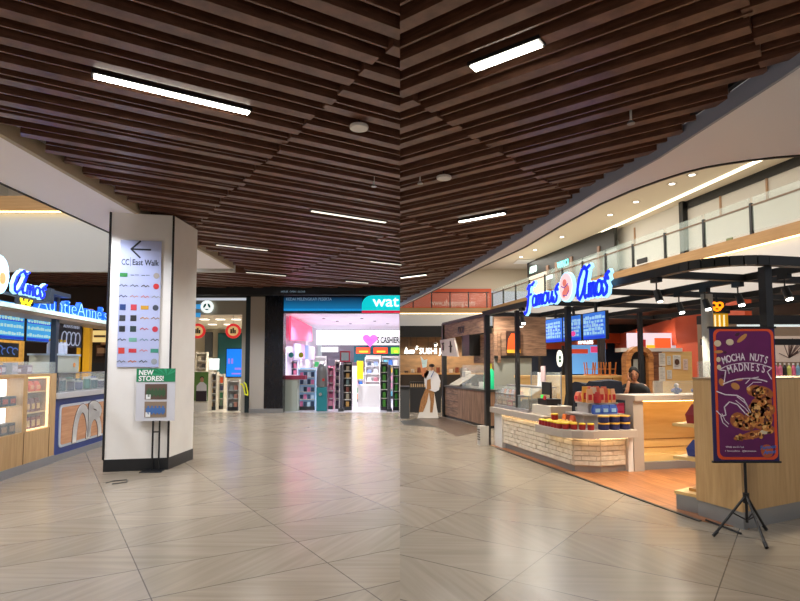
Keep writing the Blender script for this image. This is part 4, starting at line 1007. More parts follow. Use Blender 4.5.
# ---- cookie showcase at the left end
sh = rt('cookie_showcase', 'glass showcase with cookies at the left end of the brick counter', 'showcase', -.44)
B(.0, .08, .72, 1.4, .62, .77).out('base', mat('case_base', (150, 146, 150), .4), sh)
mb = MB().box(.0, .1, .77, 1.4, .106, .98).box(.0, .1, .77, .006, .6, 1.12).box(1.394, .1, .77, 1.4, .6, 1.12).add([(0, .106, .98), (1.4, .106, .98), (1.4, .34, 1.12), (0, .34, 1.12), (0, .112, .98), (1.4, .112, .98), (1.4, .346, 1.12), (0, .346, 1.12)], [(0, 1, 2, 3), (7, 6, 5, 4), (0, 4, 5, 1), (1, 5, 6, 2), (2, 6, 7, 3), (3, 7, 4, 0)])
mb.out('glass_panels', CLEAR, sh)
B(.0, .34, 1.12, 1.4, .6, 1.135).out('top', STEEL, sh)
MB().box(0, .095, .97, 1.4, .115, .99).box(0, .33, 1.11, 1.4, .35, 1.13).box(0, .095, .77, .012, .11, .98).box(1.388, .095, .77, 1.4, .11, .98).out('edge_trim', STEEL, sh)
B(.04, .14, .92, 1.36, .5, .925).out('glass_shelf', CLEAR, sh)
mb = MB().add([(1.02, .12, .77), (1.38, .12, .77), (1.3, .14, .84), (1.16, .16, .92), (1.02, .16, .92), (1.02, .5, .77), (1.38, .5, .77), (1.3, .5, .84), (1.16, .5, .92), (1.02, .5, .92)], [(0, 1, 2, 3, 4), (9, 8, 7, 6, 5), (0, 5, 6, 1), (1, 6, 7, 2), (2, 7, 8, 3), (3, 8, 9, 4), (4, 9, 5, 0)])
mb.out('end_frame', mat('brown_end', (74, 60, 46), .5), sh)
r_ = random.Random(21)
for k in range(24):
    o = MB().lathe([(.02, 0), (.034, .006), (.034, .014), (.02, .02)], n=10).out('cookie', mat('cookie%d' % (k % 3), [(150, 100, 60), (96, 60, 40), (180, 130, 84)][k % 3], .8), None, RK(-.36+.075*(k % 12), .36+.1*(k//12), .772), r_.uniform(0, 3), smooth=True)
    o.scale = (1, 1, 1.8); tag(o, 'round brown cookie in the %s row of the glass showcase' % ('front', 'back')[k//12], 'cookie', '%s row of cookies in the showcase' % ('front', 'back')[k//12])
for k in range(8):
    product('wrapped_cone', 'pale wrapped treat leaning on the showcase shelf', 'treat', 'wrapped treats on the showcase shelf', RK(-.34+k*.11, .22, .925), KA, .06, .05, .13, ((200, 190, 200), (210, 150, 120))[k % 2], None, 'bag')
for k in range(4):
    product('cookie_tray', 'red and brown tray of cookies at the showcase front', 'tray', 'trays at the showcase front', RK(-.3+k*.22, .2, .77), KA, .2, .14, .1, ((150, 110, 70), (130, 90, 60), (170, 30, 30), (90, 60, 40))[k], (190, 150, 110))
wb = rt('white_box', 'white box holding the card machine beside the showcase', 'box', 1.28, .22, .72)
B(-.26, -.1, 0, .36, .26, .15).out('body', mat('box_white', (196, 188, 176), .5), wb, bevel=.006)
pos = rt('cash_register', 'black cash register on the white box', 'register', 1.3, .26, .87)
B(-.16, -.1, 0, .16, .14, .1).out('base', BLACK, pos, bevel=.006)
MB().rod((0, .05, .1), (0, .05, .22), .018).out('stand', BLACK, pos)
B(-.15, -.03, .16, .14, .0, .36).out('screen', mat('pos_dark', (28, 30, 34), .3), pos, bevel=.006)
B(-.05, -.1, .11, .03, -.09, .16).out('green_display', emi('pos_green', (60, 200, 80), .8), pos)
MB().rod((.1, -.12, .12), (.1, -.1, .12), .035).out('red_scanner_light', mat('pos_red', (210, 40, 60), .5), pos)
for k, (a, b, w_, h, c, lab) in enumerate(((.55, .5, .07, .24, (214, 216, 222), 'upright white menu card on the showcase, left one'), (.72, .48, .06, .2, (190, 196, 206), 'upright grey menu card on the showcase, right one'), (1.12, .28, .09, .26, (214, 190, 196), 'pink and white menu card standing on the register'))):
    z = 1.135 if k < 2 else 1.225
    tag(B(-w_/2, -.01, 0, w_/2, .01, h).out('menu_card', mat('card%d' % k, c, .5), None, RK(a, b, z), KA+.3), lab, 'card')
tw = rt('glass_sneeze_guard', 'upright glass guard behind the showcase', 'guard', 0, .66, .72)
MB().box(-.1, 0, 0, 1.0, .008, .66).out('glass', CLEAR, tw)
MB().box(-.1, -.005, 0, -.085, .012, .67).box(.99, -.005, 0, 1.005, .012, .67).out('edge_trim', STEEL, tw)

# ---- pergola
pg = rt('kiosk_pergola', 'black steel pergola frame over the cookie kiosk', 'pergola')
zt = 2.53; h = .09; w2 = .045
fb = MB().box(-.7, -w2, zt-h, 4.65, w2, zt)
arc_ = [(4.65+.5*math.sin(q), .5-.5*math.cos(q)) for q in [R(90)*k/7 for k in range(8)]]
for p, q in zip(arc_, arc_[1:]): fb.bar(p, q, 2*w2, zt-h, zt)
fb.box(5.15-w2, .5, zt-h, 5.15+w2, 4.2, zt)
fb.out('outer_beam', BLACK, pg)
for b in (1.15, 2.45, 3.7): B(-.7, b-.03, zt-h, 5.13, b+.03, zt-.01).out('long_beam', BLACK, pg)
for a in (-.62, 1.4, 2.85, 4.25): B(a-.035, 0, zt-h, a+.035, 4.1, zt-.015).out('cross_beam', BLACK, pg)
for a, b, r1, z0 in ((-.53, -.02, .045, 0), (.5, .12, .032, .72), (1.32, .62, .04, .72), (.7, 2.4, .035, 0), (5.08, .56, .04, 1.375)):
    B(a-r1, b-r1, z0, a+r1, b+r1, zt-h).out('post', BLACK, pg)
# letters
fsgn = rt('shop_sign', 'blue glowing cursive words Famous Amos on the pergola edge', 'sign', 0, -.1)
script_sign('Famous', .33, fsgn, 1.36, 2.40, 1.02)
script_sign('Amos', .37, fsgn, 2.84, 2.36, .74)
ov = rt('round_logo', 'oval glowing logo with pink cookie figures between the words', 'sign', 2.59, -.12)
MB().plate(ell(0, 2.56, .185, .205, 30), -.01, .04).out('rim', CYANW, ov)
MB().plate(ell(0, 2.56, .165, .185, 30), -.016, -.01).out('disc', emi('logo_pink', (246, 200, 205), .95), ov)
MB().plate(ell(-.02, 2.62, .05, .05), -.022, -.016).plate(ell(.03, 2.52, .07, .07), -.022, -.016).plate(ell(-.04, 2.47, .04, .05), -.022, -.016).out('cookies', emi('logo_brown', (214, 120, 110), .8), ov)
MB().ribbon([(-.1, 2.58), (-.02, 2.55), (.08, 2.6)], .014, -.026, -.022).ribbon([(-.06, 2.45), (.04, 2.44), (.1, 2.5)], .012, -.026, -.022).out('logo_strokes', emi('logo_ink', (90, 80, 170), .6), ov)
# menu screens
S1 = emi('screen_blue', (50, 110, 205), .8); S2 = emi('screen_deep', (24, 60, 200), .9); S3 = emi('screen_text', (150, 190, 225), .8)
for i, (a0, a1, lab) in enumerate(((.39, .97, 'left blue menu screen under the pergola'), (.99, 1.55, 'middle menu screen with pink pictures, partly behind the post'), (1.6, 2.21, 'right and largest looking blue menu screen under the pergola'))):
    t = rt('menu_screen', lab, 'screen', 0, .72, 0, 'menu screens of the cookie kiosk')
    menu_tv(t, a0, a1, 1.88, 2.3, 0, i+3, S1, S2, S3, 5)
    B((a0+a1)/2-.02, .02, 2.3, (a0+a1)/2+.02, .05, zt-h).out('bracket', BLACK, t)
    if i == 1:
        MB().plate(ell(1.15, 2.15, .06, .09), -.012, -.008).plate(ell(1.32, 2.0, .07, .04), -.012, -.008).out('picture', emi('screen_pink', (240, 70, 150), .9), t)
# track spots
def spot(a, b, label, on=True, z=zt-h, tilt=.25):
    t = rt('track_spot', label, 'spotlight', a, b, 0, None)
    B(-.06, -.03, z-.05, .06, .03, z).out('adapter', BLACK, t)
    MB().rod((0, 0, z-.05), (0, 0, z-.16), .008).out('stem', BLACK, t)
    MB().rod((.0, .0, z-.14), (tilt*.2, .0, z-.26), .035, .04, 14).out('can', BLACK, t)
    MB().rod((tilt*.2, 0, z-.261), (tilt*.2+.002, 0, z-.27), .032, .03, 14).out('lens', mat('spot_lens' if on else 'spot_lens_dim', (255, 250, 240), .5, emit=30 if on else 2), t)
    if on:
        p_ = RK(a, b, z-.3); l_ = downlight('track_light', p_, 110, (1, .86, .66), 100, .5, .03)
spot(3.2, 1.15, 'black track spot, left of the three on the middle beam'); spot(3.65, 1.15, 'black track spot, centre of the three on the middle beam'); spot(4.15, 1.15, 'black track spot, right of the three on the middle beam')
spot(2.2, 2.45, 'bright black track spot on the rear beam'); spot(4.25, .0, 'round black spot hanging from the front beam near the poster', False)
spot(.95, .0, 'bright spot left of the word Famous'); spot(4.75, 1.15, 'black track spot close to the thick corner post'); spot(.25, .3, 'black spot over the cookie showcase', False)

# ---- people: woman behind the tall counter
SKIN = mat('skin', (196, 140, 108), .5); HAIR = mat('dark_hair', (14, 10, 10), .8); SHIRT = mat('black_shirt', (24, 26, 32), .8)
def skin_body(name, verts, edges, radii, m, parent, levels=2):
    me = bpy.data.meshes.new(name); me.from_pydata(verts, edges, [])
    o = bpy.data.objects.new(name, me); col.objects.link(o); o.parent = parent
    md = o.modifiers.new('skin', 'SKIN'); md.use_smooth_shade = True
    for i, r in enumerate(radii):
        sv = me.skin_vertices[0].data[i]; sv.radius = r if isinstance(r, tuple) else (r, r); sv.use_root = (i == 0)
    s_ = o.modifiers.new('sub', 'SUBSURF'); s_.levels = levels; s_.render_levels = levels
    me.materials.append(m)
    return o
wp = at(635, 398, 9.45); wl = Vector((wp.x, wp.y, 0))
wo = T('person', 'woman in a black shirt leaning behind the tall counter, phone at her cheek', 'person', wl, -.4)
hz = 1.31     # chin to crown centre
V = [(0, 0, .88), (0, 0, 1.02), (0, -.02, 1.12), (0, -.02, 1.2), (0, -.03, 1.26),
     (-.15, -.02, 1.13), (-.2, -.08, .96), (-.12, -.22, 1.06), (-.085, -.16, 1.24),
     (.15, -.02, 1.13), (.21, -.03, .93), (.1, -.2, .88), (.02, -.26, .9),
     (-.09, .01, .8), (-.1, 0, .45), (-.1, .02, .06), (.09, .01, .8), (.1, 0, .45), (.1, .02, .06), (-.1, -.1, .03), (.1, -.1, .03)]
E = [(0, 1), (1, 2), (2, 3), (3, 4), (2, 5), (5, 6), (6, 7), (7, 8), (2, 9), (9, 10), (10, 11), (11, 12), (0, 13), (13, 14), (14, 15), (15, 19), (0, 16), (16, 17), (17, 18), (18, 20)]
Rr = [(.14, .1), (.125, .09), (.12, .085), (.05, .05), (.042, .042), .062, .045, .034, .024, .062, .045, .034, .024, .085, .055, .04, .085, .055, .04, .035, .035]
body = skin_body('body', V, E, Rr, SKIN, wo)
shV = [V[i] for i in (0, 1, 2, 5, 6, 9, 10)]+[(-.115, -.205, 1.12), (0, -.02, 1.17), (.09, -.21, .885)]
shE = [(0, 1), (1, 2), (2, 3), (3, 4), (4, 7), (2, 5), (5, 6), (2, 8), (6, 9)]
skin_body('shirt', shV, shE, [(.165, .125), (.15, .115), (.15, .112), .09, .066, .09, .066, .056, (.07, .065), .056], SHIRT, wo)
tr = skin_body('trousers', [V[i] for i in (0, 13, 14, 15, 16, 17, 18)], [(0, 1), (1, 2), (2, 3), (0, 4), (4, 5), (5, 6)], [(.15, .11), .1, .068, .055, .1, .068, .055], mat('dark_trousers', (30, 30, 36), .8), wo)
# head: one surface with brow, nose, chin
hm = bmesh.new(); bmesh.ops.create_uvsphere(hm, u_segments=32, v_segments=24, radius=1)
for v in hm.verts:
    x, y, z = v.co
    fx = .072*(1-.22*max(0, -z)); fy = .088; fz = .112
    X, Y, Z = x*fx, y*fy, z*fz
    if y < 0:
        nose = math.exp(-((x/.16)**2+((z+.12)/.26)**2)); Y -= .022*nose
        Y += .008*math.exp(-(((abs(x)-.42)/.2)**2+((z-.08)/.16)**2))
        Y -= .006*math.exp(-((x/.35)**2+((z+.48)/.12)**2)); Y -= .006*math.exp(-((x/.4)**2+((z+.85)/.2)**2))
    v.co = (X, Y, Z)
me = bpy.data.meshes.new('head'); hm.to_mesh(me); hm.free(); me.materials.append(SKIN)
for p in me.polygons: p.use_smooth = True
head = bpy.data.objects.new('head', me); col.objects.link(head); head.parent = wo; head.location = (-.005, -.05, hz+.035); head.rotation_euler = (R(8), R(-8), R(2))
def hp(mb, name, m): return mb.out(name, m, head, smooth=True)
mb = MB()
for s_ in (-1, 1): mb.ball((s_*.03, -.078, .008), .011, 10, 1, .6, .7)
hp(mb, 'eyes', mat('eye_dark', (40, 28, 24), .3))
mb = MB()
for s_ in (-1, 1): mb.path([(s_*.016, -.086, .026), (s_*.03, -.085, .031), (s_*.045, -.074, .026)], .003, 6)
hp(mb, 'eyebrows', HAIR)
hp(MB().ball((0, -.088, -.054), .021, 10, 1, .35, .35), 'mouth', mat('lips', (160, 76, 70), .5))
mb = MB()
for s_ in (-1, 1): mb.ball((s_*.071, .004, -.004), .024, 10, .35, .6, 1)
hp(mb, 'ears', SKIN)
hb = bmesh.new(); bmesh.ops.create_uvsphere(hb, u_segments=28, v_segments=20, radius=1)
for v in hb.verts:
    x, y, z = v.co; v.co = (x*.084, y*.098+.014, z*.118+.014)
bmesh.ops.delete(hb, geom=[v for v in hb.verts if v.co.y < -.035 and v.co.z < .07-abs(v.co.x)*.9], context='VERTS')
me = bpy.data.meshes.new('hair'); hb.to_mesh(me); hb.free(); me.materials.append(HAIR)
for p in me.polygons: p.use_smooth = True
ho = bpy.data.objects.new('hair', me); col.objects.link(ho); ho.parent = wo; ho.location = head.location; ho.rotation_euler = head.rotation_euler
ho.modifiers.new('s', 'SOLIDIFY').thickness = .006
bun = MB().ball((0, .1, .02), .045, 12).out('hair_bun', HAIR, ho, smooth=True)
# hands: palm and five fingers
def hand(parent, loc, rot, side, curl=.5):
    Vh = [(0, 0, 0), (0, 0, .04), (0, -.002, .075)]; Eh = [(0, 1), (1, 2)]; Rh = [(.02, .013), (.03, .013), (.036, .011)]
    for k, (x, ln) in enumerate(((-.03, .062), (-.01, .072), (.011, .068), (.031, .052))):
        i0 = len(Vh); z = .078
        Vh += [(x*.85, -.002, .066)]; Eh += [(1, i0)]; Rh += [.010]
        y = 0
        for s_ in range(3):
            ang = curl*(s_+.4); y -= ln/3*math.sin(ang); z += ln/3*math.cos(ang)
            Vh.append((x, y, z)); Eh.append((i0+s_, i0+s_+1)); Rh.append(.0085-.0008*s_)
    i0 = len(Vh); Vh += [(side*.026, -.006, .025), (side*.048, -.016, .045), (side*.052, -.026, .07)]; Eh += [(0, i0), (i0, i0+1), (i0+1, i0+2)]; Rh += [.013, .010, .008]
    o = skin_body('hand', Vh, Eh, Rh, SKIN, parent, 2); o.location = loc; o.rotation_euler = rot
    return o
hand(wo, (-.085, -.16, 1.235), (R(-12), R(8), R(70)), 1, .35)
hand(wo, (.02, -.26, .9), (R(95), 0, R(20)), -1, .4)
ph = T('mobile_phone', 'dark phone held at the woman\'s cheek', 'phone', wl+Vector((-.075, -.075, 0)), -.4)
B(-.006, -.035, 1.27, .004, .035, 1.41).out('casing', BLACK, ph, bevel=.002)
B(-.008, -.03, 1.28, -.006, .03, 1.40).out('screen', mat('phone_glass', (20, 22, 30), .1), ph)

# dark covered machine, and the items behind the counter
cv = rt('covered_machine', 'machine under a dark navy cloth behind the counter', 'covered machine', .72, 1.42)
mb = MB(); nx_, ny_ = 15, 9; vv = []
for j in range(ny_):
    for i in range(nx_):
        a = i/(nx_-1); b = j/(ny_-1)
        e = min(a, 1-a, b, 1-b); hgt = 1.17+.02*math.sin(7*a+3*b)+(.08 if a > .62 else .0)+.03*math.sin(5*a)
        if a < .3: hgt -= (.3-a)*.5
        vv.append(((a-.5)*1.25*(1+.06*(1-min(1, e*6))), (b-.5)*.5, hgt if e > 0 else .45+.03*math.sin(20*a+9*b)))
mb.add(vv, [(j*nx_+i, j*nx_+i+1, (j+1)*nx_+i+1, (j+1)*nx_+i) for j in range(ny_-1) for i in range(nx_-1)])
c_ = mb.out('cover', mat('navy_cloth', (20, 26, 44), .9), cv, smooth=True)
B(-.5, -.2, 0, .5, .2, 1.05).out('machine_body', DKGREY, cv)
bt_ = rt('napkin_box', 'pale grey box in front of the dark covered machine', 'box', 1.05, 1.02, .72)
B(-.08, -.05, 0.08, .08, .05, .34).out('body', mat('napkin', (170, 172, 174), .4), bt_)
# prep table inside so that things stand on something
pt = rt('prep_table', 'low steel table behind the brick counter', 'table', 1.15, 1.02)
B(-.25, -.05, .74, .45, .12, .8).out('tabletop', STEEL, pt)
for a, b in ((-.22, -.02), (.42, -.02), (-.22, .09), (.42, .09)): B(a-.02, b-.02, 0, a+.02, b+.02, .74).out('leg', STEEL, pt)
for k in range(2):
    p = RK(2.25, 1.85+.35*k, 1.07)
    t = T('blue_bear_pack', ['left', 'right'][k]+' small blue plush pack behind the glass guard', 'pack', p, KA+PI/2)
    MB().ball((0, 0, .05), .055, 12, 1, .8, 1).ball((-.06, 0, .05), .03, 8).ball((.06, 0, .05), .03, 8).out('body', mat('plush_blue', (52, 72, 140), .8), t, smooth=True)
    MB().ball((0, 0, .125), .036, 12).out('head', mat('plush_white', (190, 196, 210), .8), t, smooth=True)
# maple partition behind
def face(px0, py0, px1, py1, y, name, m, label, cat, th=.06, group=None, base=None):
    a = at(px0, py0, y); b = at(px1, py1, y)
    return tag(B(a.x, y, b.z if base is None else base, b.x, y+th, a.z).out(name, m), label, cat, group)
mp_ = T('maple_partition', 'long maple counter partition behind the kiosk', 'partition', (0, 12.4, 0))
x0 = at(518, 375, 12.4).x; x1 = at(623, 375, 12.4).x
B(x0, 0, 0, x1, .3, 1.22).out('panel', MAPLE, mp_); B(x0-.02, -.03, 1.22, x1+.02, .33, 1.27).out('top_rail', mat('maple_light', (236, 196, 130), .4), mp_)
B(at(612, 380, 12.4).x, -.01, 0, at(612.6, 380, 12.4).x+.01, 0, 1.22).out('panel_gap', mat('gap_oak', (150, 100, 50), .8), mp_)
for k in range(3):
    px = 590+k*10
    p = at(px, 374, 12.55); t = T('upturned_stool', 'small orange wooden stool upside down on the maple partition, '+('left', 'middle', 'right')[k]+' one', 'stool', (p.x, 12.55, 1.27), .3*k)
    B(-.11, -.1, 0, .11, .1, .025).out('seat', mat('stool_orange', (190, 116, 50), .5), t)
    for sx_ in (-1, 1):
        for sy_ in (-1, 1): MB().rod((sx_*.08, sy_*.07, .025), (sx_*.1, sy_*.09, .29), .013).out('leg', mat('stool_orange', (190, 116, 50), .5), t)
    MB().rod((-.09, -.08, .14), (.09, -.08, .14), .008).rod((-.09, .08, .14), (.09, .08, .14), .008).out('stretcher', mat('stool_orange', (190, 116, 50), .5), t)

# ---- wooden counter block by the poster, with shelves behind
blk = T('oak_display_block', 'tall oak counter block with grey skirting behind the purple poster', 'cabinet', (0, 0, 0))
bp = [(2.94, 5.60), (3.13, 5.13), (4.9, 6.25), (4.7, 6.62)]
bp2 = [tuple(onz(697, 516).xy), tuple(onz(743.5, 530.5).xy), tuple(onz(900, 496).xy), (4.75, 6.9)]
def grow(p, k):
    cx = sum(q[0] for q in p)/4; cy = sum(q[1] for q in p)/4; return [(cx+(x-cx)*k, cy+(y-cy)*k) for x, y in p]
MB().prism(bp2, .16, 1.36).out('body', OAK, blk)
MB().prism(grow(bp2, .985), 0, .16).out('skirting', KICK, blk)
MB().prism(grow(bp2, 1.008), 1.36, 1.375).out('top', wood('greyed_oak', (150, 128, 102), (170, 148, 120), (4, 4, 1), .5, 3), blk)
q0 = Vector(bp2[0]); q3 = Vector(bp2[3]); 
sd = (q3-q0).normalized(); sn = Vector((-sd.y, sd.x))
if sn.x > 0: sn = -sn
for z in (.16, .52, .86):
    p = q0+sd*.08
    MB().prism([tuple(p), tuple(p+sd*1.0), tuple(p+sd*1.0+sn*.28), tuple(p+sn*.28)], z, z+.03).out('shelf', MAPLE, blk)
MB().prism([tuple(q0+sd*.08), tuple(q0+sd*1.08), tuple(q0+sd*1.08+sn*.26), tuple(q0+sd*.08+sn*.26)], 0, .16).out('shelf_base', KICK, blk)
for k, (z, c, lab) in enumerate(((.89, (130, 24, 40), 'dark red pack on the upper shelf behind the oak block'), (.55, (40, 60, 140), 'blue pack on the middle shelf behind the oak block'), (.19, (190, 140, 70), 'brown pack on the lowest shelf behind the oak block'))):
    p = q0+sd*.3+sn*.13
    product('cookie_pack', lab, 'pack', None, (p.x, p.y, z), math.atan2(sd.y, sd.x), .2, .12, (.2, .17, .03)[k], c, (220, 200, 170), 'bag' if k < 2 else 'box')
gp = T('glass_riser', 'small glass pane standing on the oak block', 'glass', (bp2[0][0], bp2[0][1], 1.375), math.atan2(bp2[1][1]-bp2[0][1], bp2[1][0]-bp2[0][0]))
B(.03, .03, 0, .3, .038, .16).out('glass', CLEAR, gp)

# ---- roll-up poster on tripod
bs = onz(747.5, 534); bs = Vector((bs.x, bs.y, 0))
tri = T('tripod_stand', 'black tripod stand carrying the purple poster', 'stand', bs)
MB().rod((0, 0, .1), (0, 0, 1.84), .012, n=12).out('pole', BLACK, tri)
MB().rod((0, 0, .27), (0, 0, .36), .026, n=12).out('collar', BLACK, tri)
for k, (px, py) in enumerate(((714, 537), (766.5, 549), (766, 531))):
    f = onz(px, py)-bs
    lg = MB().rod((0, 0, .34), (f.x*.96, f.y*.96, .03), .011).out('leg', BLACK, tri)
    MB().rod((f.x*.9, f.y*.9, .045), (f.x*1.02, f.y*1.02, .012), .015).out('rubber_foot', BLACK, lg)
    MB().rod((0, 0, .12), (f.x*.45, f.y*.45, .2), .006).out('brace', BLACK, tri)
pw = math.atan2(onz(779, 462, .66).y-onz(714, 462, .66).y, 1)
pa = at(714, 461.5, bs.y-.04); pb = at(779.5, 461.5, bs.y-.04)
W_ = pb.x-pa.x; z0 = pa.z; z1 = at(744, 328, bs.y-.04).z
pp_ = T('hanging_poster', 'purple Mocha Nuts Madness poster with orange border and cookies', 'poster', (bs.x, bs.y-.03, 0))
ox = pa.x-bs.x
B(ox, -.012, z0, ox+W_, 0, z1).out('sheet', mat('poster_navy', (36, 30, 84), .4), pp_)
MB().box(ox-.012, -.02, z0-.012, ox+W_+.012, .008, z0+.004).out('lower_bar', BLACK, pp_)
MB().box(ox-.012, -.02, z1-.004, ox+W_+.012, .008, z1+.014).out('upper_bar', BLACK, pp_)
u = W_/100.0; Hh = z1-z0
def PX_(x, y): return (ox+x*u, z1-y*Hh/205.0)   # design grid 100 x 205
def rr(x0, y0, x1, y1, r): 
    a = PX_(x0, y1); b = PX_(x1, y0); return rrect(a[0], a[1], b[0], b[1], r*u)
MB().plate(rr(5, 1.5, 98, 202, 9), -.0145, -.012).out('orange_border', mat('poster_orange', (214, 74, 34), .4), pp_)
MB().plate(rr(9, 5, 93.5, 198, 8), -.0165, -.0145).out('purple_field', wood('poster_purple', (84, 20, 76), (104, 24, 92), (1, 1, 1), .35, 2, bump=0), pp_)
PW = mat('poster_white', (226, 214, 226), .5)
def arctext(s, cx, cy, r, q0, q1, size, name='lettering'):
    n = len(s)
    for i, ch in enumerate(s):
        if ch == ' ': continue
        q = R(q0+(q1-q0)*i/(n-1)); x = cx+r*math.sin(q); y = cy-r*math.cos(q)
        p = PX_(x, y)
        txt(ch, size*u, PW, pp_, (p[0], -.0172, p[1]), .001, bold=.0013, align='CENTER', name=name, rotx=q*.95, xs_=.62 if ch != 'I' else 1)
arctext('MOCHA NUTS', 53, 148, 98, -18.5, 18, 16)
arctext('MADNESS', 56, 155, 89, -17, 15, 17)
mb = MB()
def rib(pts, w_): mb.ribbon([PX_(*p) for p in pts], w_*u, -.0178, -.0165)
def arcp(cx, cy, r, q0, q1, n=14): return [(cx+r*math.sin(R(q0+(q1-q0)*i/n)), cy-r*math.cos(R(q0+(q1-q0)*i/n))) for i in range(n+1)]
rib(arcp(55, 156, 103*.99, -20, 17), .9)
rib(arcp(56, 166, 88, -26, 19), 1.8)
rib([(17, 89), (26, 64), (14, 70), (18, 82)][:0]+[(21, 60), (12, 65), (22, 66), (19, 84)], 1.4)
rib([(83, 58), (93, 62), (86, 68), (92, 79)], 1.4)
rib([(7, 98), (20, 103), (38, 104), (48, 110), (54, 122)], 1.6); rib([(6, 128), (14, 136), (20, 134), (18, 122), (26, 114), (38, 118), (50, 132), (56, 136)], 1.6)
rib([(12, 136), (15, 146), (22, 152)], 1.2); rib([(14, 132), (18, 142), (24, 148)], 1.0)
rib([(38, 106), (50, 116), (58, 130)], 1.1); rib([(36, 112), (50, 124), (60, 136)], 1.1)
rib([(52, 86), (60, 78), (72, 76)], 1.2); rib([(54, 92), (64, 84), (76, 84)], 1.0)
mb.out('white_strokes', PW, pp_)
r_ = random.Random(4)
tones = [(186, 112, 54), (158, 88, 44), (206, 142, 72), (120, 62, 38), (84, 42, 34), (224, 172, 106)]
def blob(cx, cy, rx, ry, rot, ti, layer):
    p = PX_(cx, cy)
    MBs[ti].plate(ell(p[0], p[1], rx*u, ry*u, 14, rot), -.0175-.0006*layer, -.0166)
MBs = [MB() for _ in tones]
for (cx, cy, r1, r2) in ((77, 101, 17, 11), (66, 97, 13, 9), (75, 116, 17, 11), (64, 124, 10, 9), (80, 140, 12, 12), (58, 138, 10, 9), (84, 126, 12, 10), (70, 130, 15, 11), (38, 142, 12, 12), (52, 150, 14, 8), (72, 146, 18, 10), (84, 156, 10, 7), (62, 164, 22, 6), (40, 168, 10, 4)):
    blob(cx, cy, r1, r2, r_.uniform(-.3, .3), 1, 0)
    for k in range(13):
        q = r_.uniform(0, 6.28); d = r_.uniform(.1, .85)
        blob(min(90, cx+r1*d*math.cos(q)), cy+r2*d*math.sin(q), r_.uniform(1.4, 4.4), r_.uniform(1.2, 3.2), r_.uniform(0, 3), r_.choice((0, 0, 2, 2, 3, 4, 5)), 1+k % 3)
for m_, c in zip(MBs, tones): m_.out('cookie_print', mat('print_%d_%d_%d' % c, c, .5), pp_)
MBs = [MB() for _ in range(3)]
for cx, cy, a_, b_, rot, ti in ((11+0, 24, 5.5, 5, 0, 0), (30, 22, 6, 5, 0, 0), (49, 16, 10, 3.4, .7, 1), (12, 37, 7, 2.4, .05, 1), (8.5+3, 49, 3.4, 4, 0, 0), (12, 61, 3.4, 4, 0, 0), (15, 84, 4, 6, .3, 1), (36, 90, 7, 5, -.5, 1), (42, 80, 6, 2, .05, 1), (17, 74, 3, 2, 0, 2), (42, 10, 4, 2.4, .5, 2), (22, 38, 2.6, 2, 0, 2), (78, 160, 7, 3.4, 0, 0)):
    p = PX_(cx, cy); MBs[ti].plate(ell(p[0], p[1], a_*u, b_*u, 16, rot), -.0176, -.0165)
for m_, c, nm in zip(MBs, ((206, 190, 160), (186, 128, 70), (64, 16, 44)), ('nut_print', 'almond_print', 'chocolate_print')): m_.out(nm, mat('print_%d_%d_%d' % c, c, .5), pp_)
lgp = MB().plate([(x, z) for x, z in [PX_(81+9.5*math.cos(R(k*15)), 189+10*math.sin(R(k*15))) for k in range(24)]], -.018, -.0165).out('logo_disc', mat('logo_rust', (176, 84, 50), .5), pp_)
p = PX_(70, 187); txt('Famous', 8*u, mat('logo_print_blue', (60, 110, 190), .5), lgp, (p[0], -.0195, p[1]), .0008, shear=.3, bold=.0009, rotx=-.12)
p = PX_(75, 194); txt('Amos', 8*u, mat('logo_print_blue', (60, 110, 190), .5), lgp, (p[0], -.0195, p[1]), .0008, shear=.3, bold=.0009, rotx=-.12)
p = PX_(18, 184); txt('While stocks last', 4*u, PW, pp_, (p[0], -.0172, p[1]), .0006)
p = PX_(17, 190); txt('f  FamousAmos   @famousamos', 3.6*u, PW, pp_, (p[0], -.0172, p[1]), .0006)

# ---- cable on the floor by the tripod
cb = MB().path([tuple(onz(*p, .012)) for p in ((706, 520), (722, 526), (741, 533.5))], .010).out('cable', BLACK)
tag(cb, 'black cable cover end lying on the floor left of the tripod', 'cable')
cb = MB().path([tuple(onz(*p, .006)) for p in ((106, 483), (113, 481), (127, 479.5), (127, 482), (112, 484))], .005).out('cable', BLACK)
tag(cb, 'thin dark cable loop on the floor left of the pillar', 'cable')

# ---- gallery rail
def rail(name, label, t0, t1, step):
    t = T(name, label, 'railing', (Lp.x, Lp.y, 0), LZ)
    q = t0
    while q < t1-.01:
        B(q-.035, -.03, 4.74, q+.035, .04, 5.52).out('post', BLACK, t)
        B(q+.04, .0, 4.8, q+step-.04, .012, 5.66).out('glass_pane', GREENGLASS, t)
        q += step
    B(t0, -.02, 5.44, t1, .03, 5.475).out('handrail', mat('rail_brown', (110, 84, 60), .4), t)
rail('balcony_railing', 'long glass railing with black posts along the right upper gallery', .2, Ll+6, 1.62)
bt = T('balcony_railing', 'black railing in front of the orange hoarding at the far end', 'railing', (0, 32, 0))
for k in range(5): B(.75+k*1.05-.03, 0, 4.74, .75+k*1.05+.03, .05, 5.66).out('post', BLACK, bt)
B(0, 0, 5.6, 5.1, .05, 5.64).out('handrail', BLACK, bt); B(0, .02, 4.8, 5.1, .03, 5.58).out('glass_pane', glass('clear2', (230, 200, 190), .12), bt)
